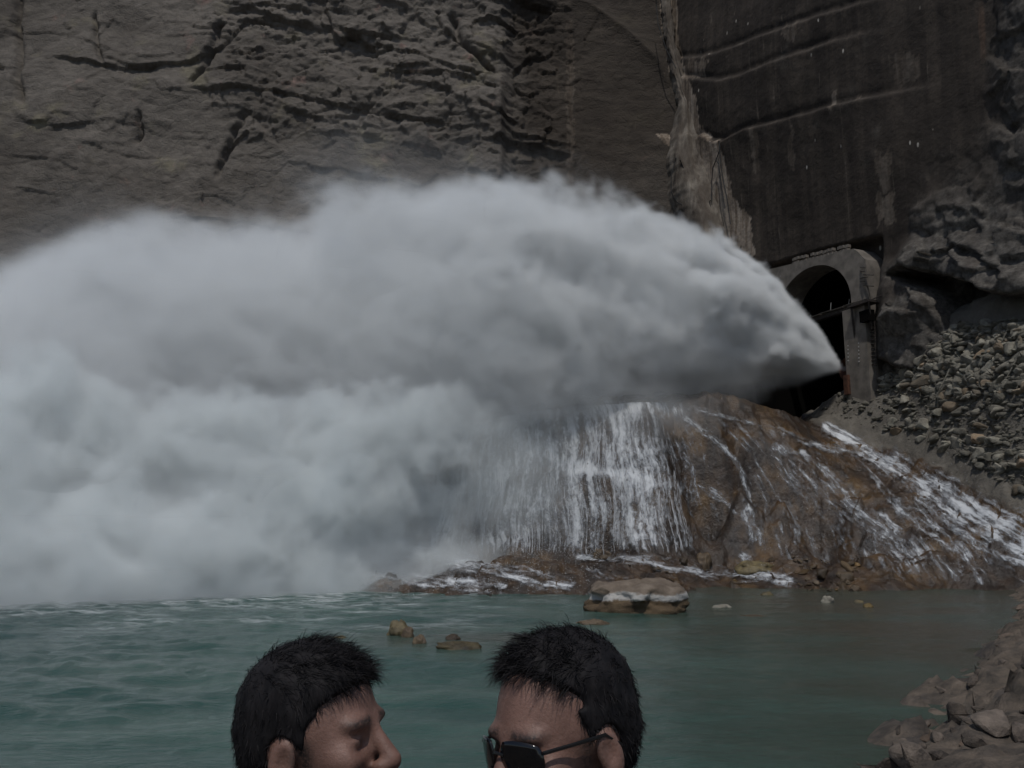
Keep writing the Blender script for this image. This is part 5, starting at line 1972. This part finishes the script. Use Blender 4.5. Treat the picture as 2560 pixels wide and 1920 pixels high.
    sh = np.maximum(Fd - .013, np.maximum(g[2] + .262 - .25 * np.abs(g[1]) * (np.abs(g[1]) < .2), -.84 - g[2]))
    sh = np.maximum(sh, np.where(np.abs(g[1]) > .185, -.52 - g[2], -1))
    sv, sf = surface_nets(-sh, axs, 0.0)
    mesh_np('shirt', sv, sf, M[shirt], root)
    tr = np.maximum(Fd - .017, np.maximum(g[2] + .79, -1.57 - g[2]))
    tr = np.maximum(tr, np.where(g[2] > -.80, np.abs(g[1]) - .175, -1))
    tv, tf = surface_nets(-tr, axs, 0.0)
    mesh_np('trousers', tv, tf, M['trousers'], root)
    if glasses:
        gl = link(bpy.data.objects.new('sunglasses', None), root)
        for s in (-1, 1):
            vs = []
            for i in range(9):
                for j in range(7):
                    a = (i / 8 - .5) * 2
                    b = (j / 6 - .5) * 2
                    sq = math.sqrt(max(0, 1 - .35 * b * b))
                    yy = s * (.034 + a * .028 * sq)
                    zz = .004 + b * .021 * math.sqrt(max(0, 1 - .35 * a * a)) - .003 * a
                    vs.append(hp((.106 - 6.5 * yy * yy - .3 * abs(b) * .005, yy, zz)))
            L = mesh_np('lens', np.array(vs), grid_faces(9, 7), M['lens'], gl)
            L.modifiers.new('thickness', 'SOLIDIFY').thickness = .002
            MB().tube([hp((.082, s * .063, .010)), hp((.04, s * .077, .010)), hp((-.005, s * .083, .008)), hp((-.03, s * .082, -.012))], arm, 6).build('temple_arm', M['frame'], gl)
        MB().tube([hp((.104, -.011, .008)), hp((.108, 0, .011)), hp((.104, .011, .008))], .002, 6).build('bridge', M['frame'], gl)
    tag(root, label, 'person')
    return root


def head_at(u, v, D):
    return tuple(P(u, v, D))


man('person', head_at(806, 1848, 1.15), math.radians(-16), math.radians(-4), 0.0,
    [(-.12, -.055), (-.06, -.035), (-.03, .008), (.0, .016), (.03, .022), (.05, .045), (.075, .072), (.11, .09), (.16, .10)], 1.0,
    'man with short dark hair seen in profile, facing the man in sunglasses', 'shirt_a', 3, False, .91)
man('person', head_at(1432, 1822, 1.10), math.radians(180 + 38), math.radians(9), math.radians(4),
    [(-.12, -.055), (-.06, -.035), (-.03, .008), (.0, .012), (.03, .018), (.06, .030), (.09, .050), (.12, .07), (.16, .08)], .8,
    'dark haired man in sunglasses turned towards the man in profile', 'shirt_b', 9, True, .93)


# ------------------------------------------------------------------ drops flung clear of the falls and of the jet
def build_drops():
    rng = np.random.default_rng(77)
    pts = []
    n = 5200
    u = np.concatenate([rng.normal(1300, 150, n), rng.uniform(900, 1500, 1800), rng.uniform(1900, 2450, 700)])
    v = np.concatenate([rng.uniform(1000, 1400, n), rng.uniform(1360, 1480, 1800), rng.uniform(1100, 1420, 700)])
    h = hit(u, v)
    h = h[~np.isnan(h[:, 0])]
    back = rng.uniform(.005, .05, (len(h), 1)) ** 1.0
    pts.append(h + (np.array([0, 0, CAM_Z]) - h) * back + rng.normal(0, .15, h.shape))
    # along the upper edge of the jet
    for _ in range(1500):
        t = rng.uniform(.05, 1)
        x = 26 * t
        ang = rng.uniform(-.6, 1.0)
        r = (x * .78 if x < 9 else 7 + (x - 9) * .12) * rng.normal(1.0, .07)
        q = NOZ + np.array([JD[0] * x + JS[0] * r * math.sin(ang), JD[1] * x + JS[1] * r * math.sin(ang), r * math.cos(ang) * min(1.0, .95)])
        pts.append(q[None])
    Pp = np.concatenate(pts)
    m = len(Pp)
    T = np.array([[1, 1, 1], [1, -1, -1], [-1, 1, -1], [-1, -1, 1]]) * .577
    sz = rng.uniform(.008, .024, (m, 1, 1))
    V = (Pp[:, None, :] + T[None] * sz).reshape(-1, 3)
    b = np.arange(m)[:, None] * 4
    F = np.concatenate([b + np.array([[0, 1, 2]]), b + np.array([[0, 3, 1]]), b + np.array([[0, 2, 3]]), b + np.array([[1, 3, 2]])])
    o = mesh_np('spray_droplets', V, F, M['drop'], smooth=False)
    tag(o, 'tiny white drops flung off the falls and the jet', None, None, 'stuff')


M['drop'] = NT('water_drop').done((.75, .77, .79), .3, None, .4, 1)
build_drops()
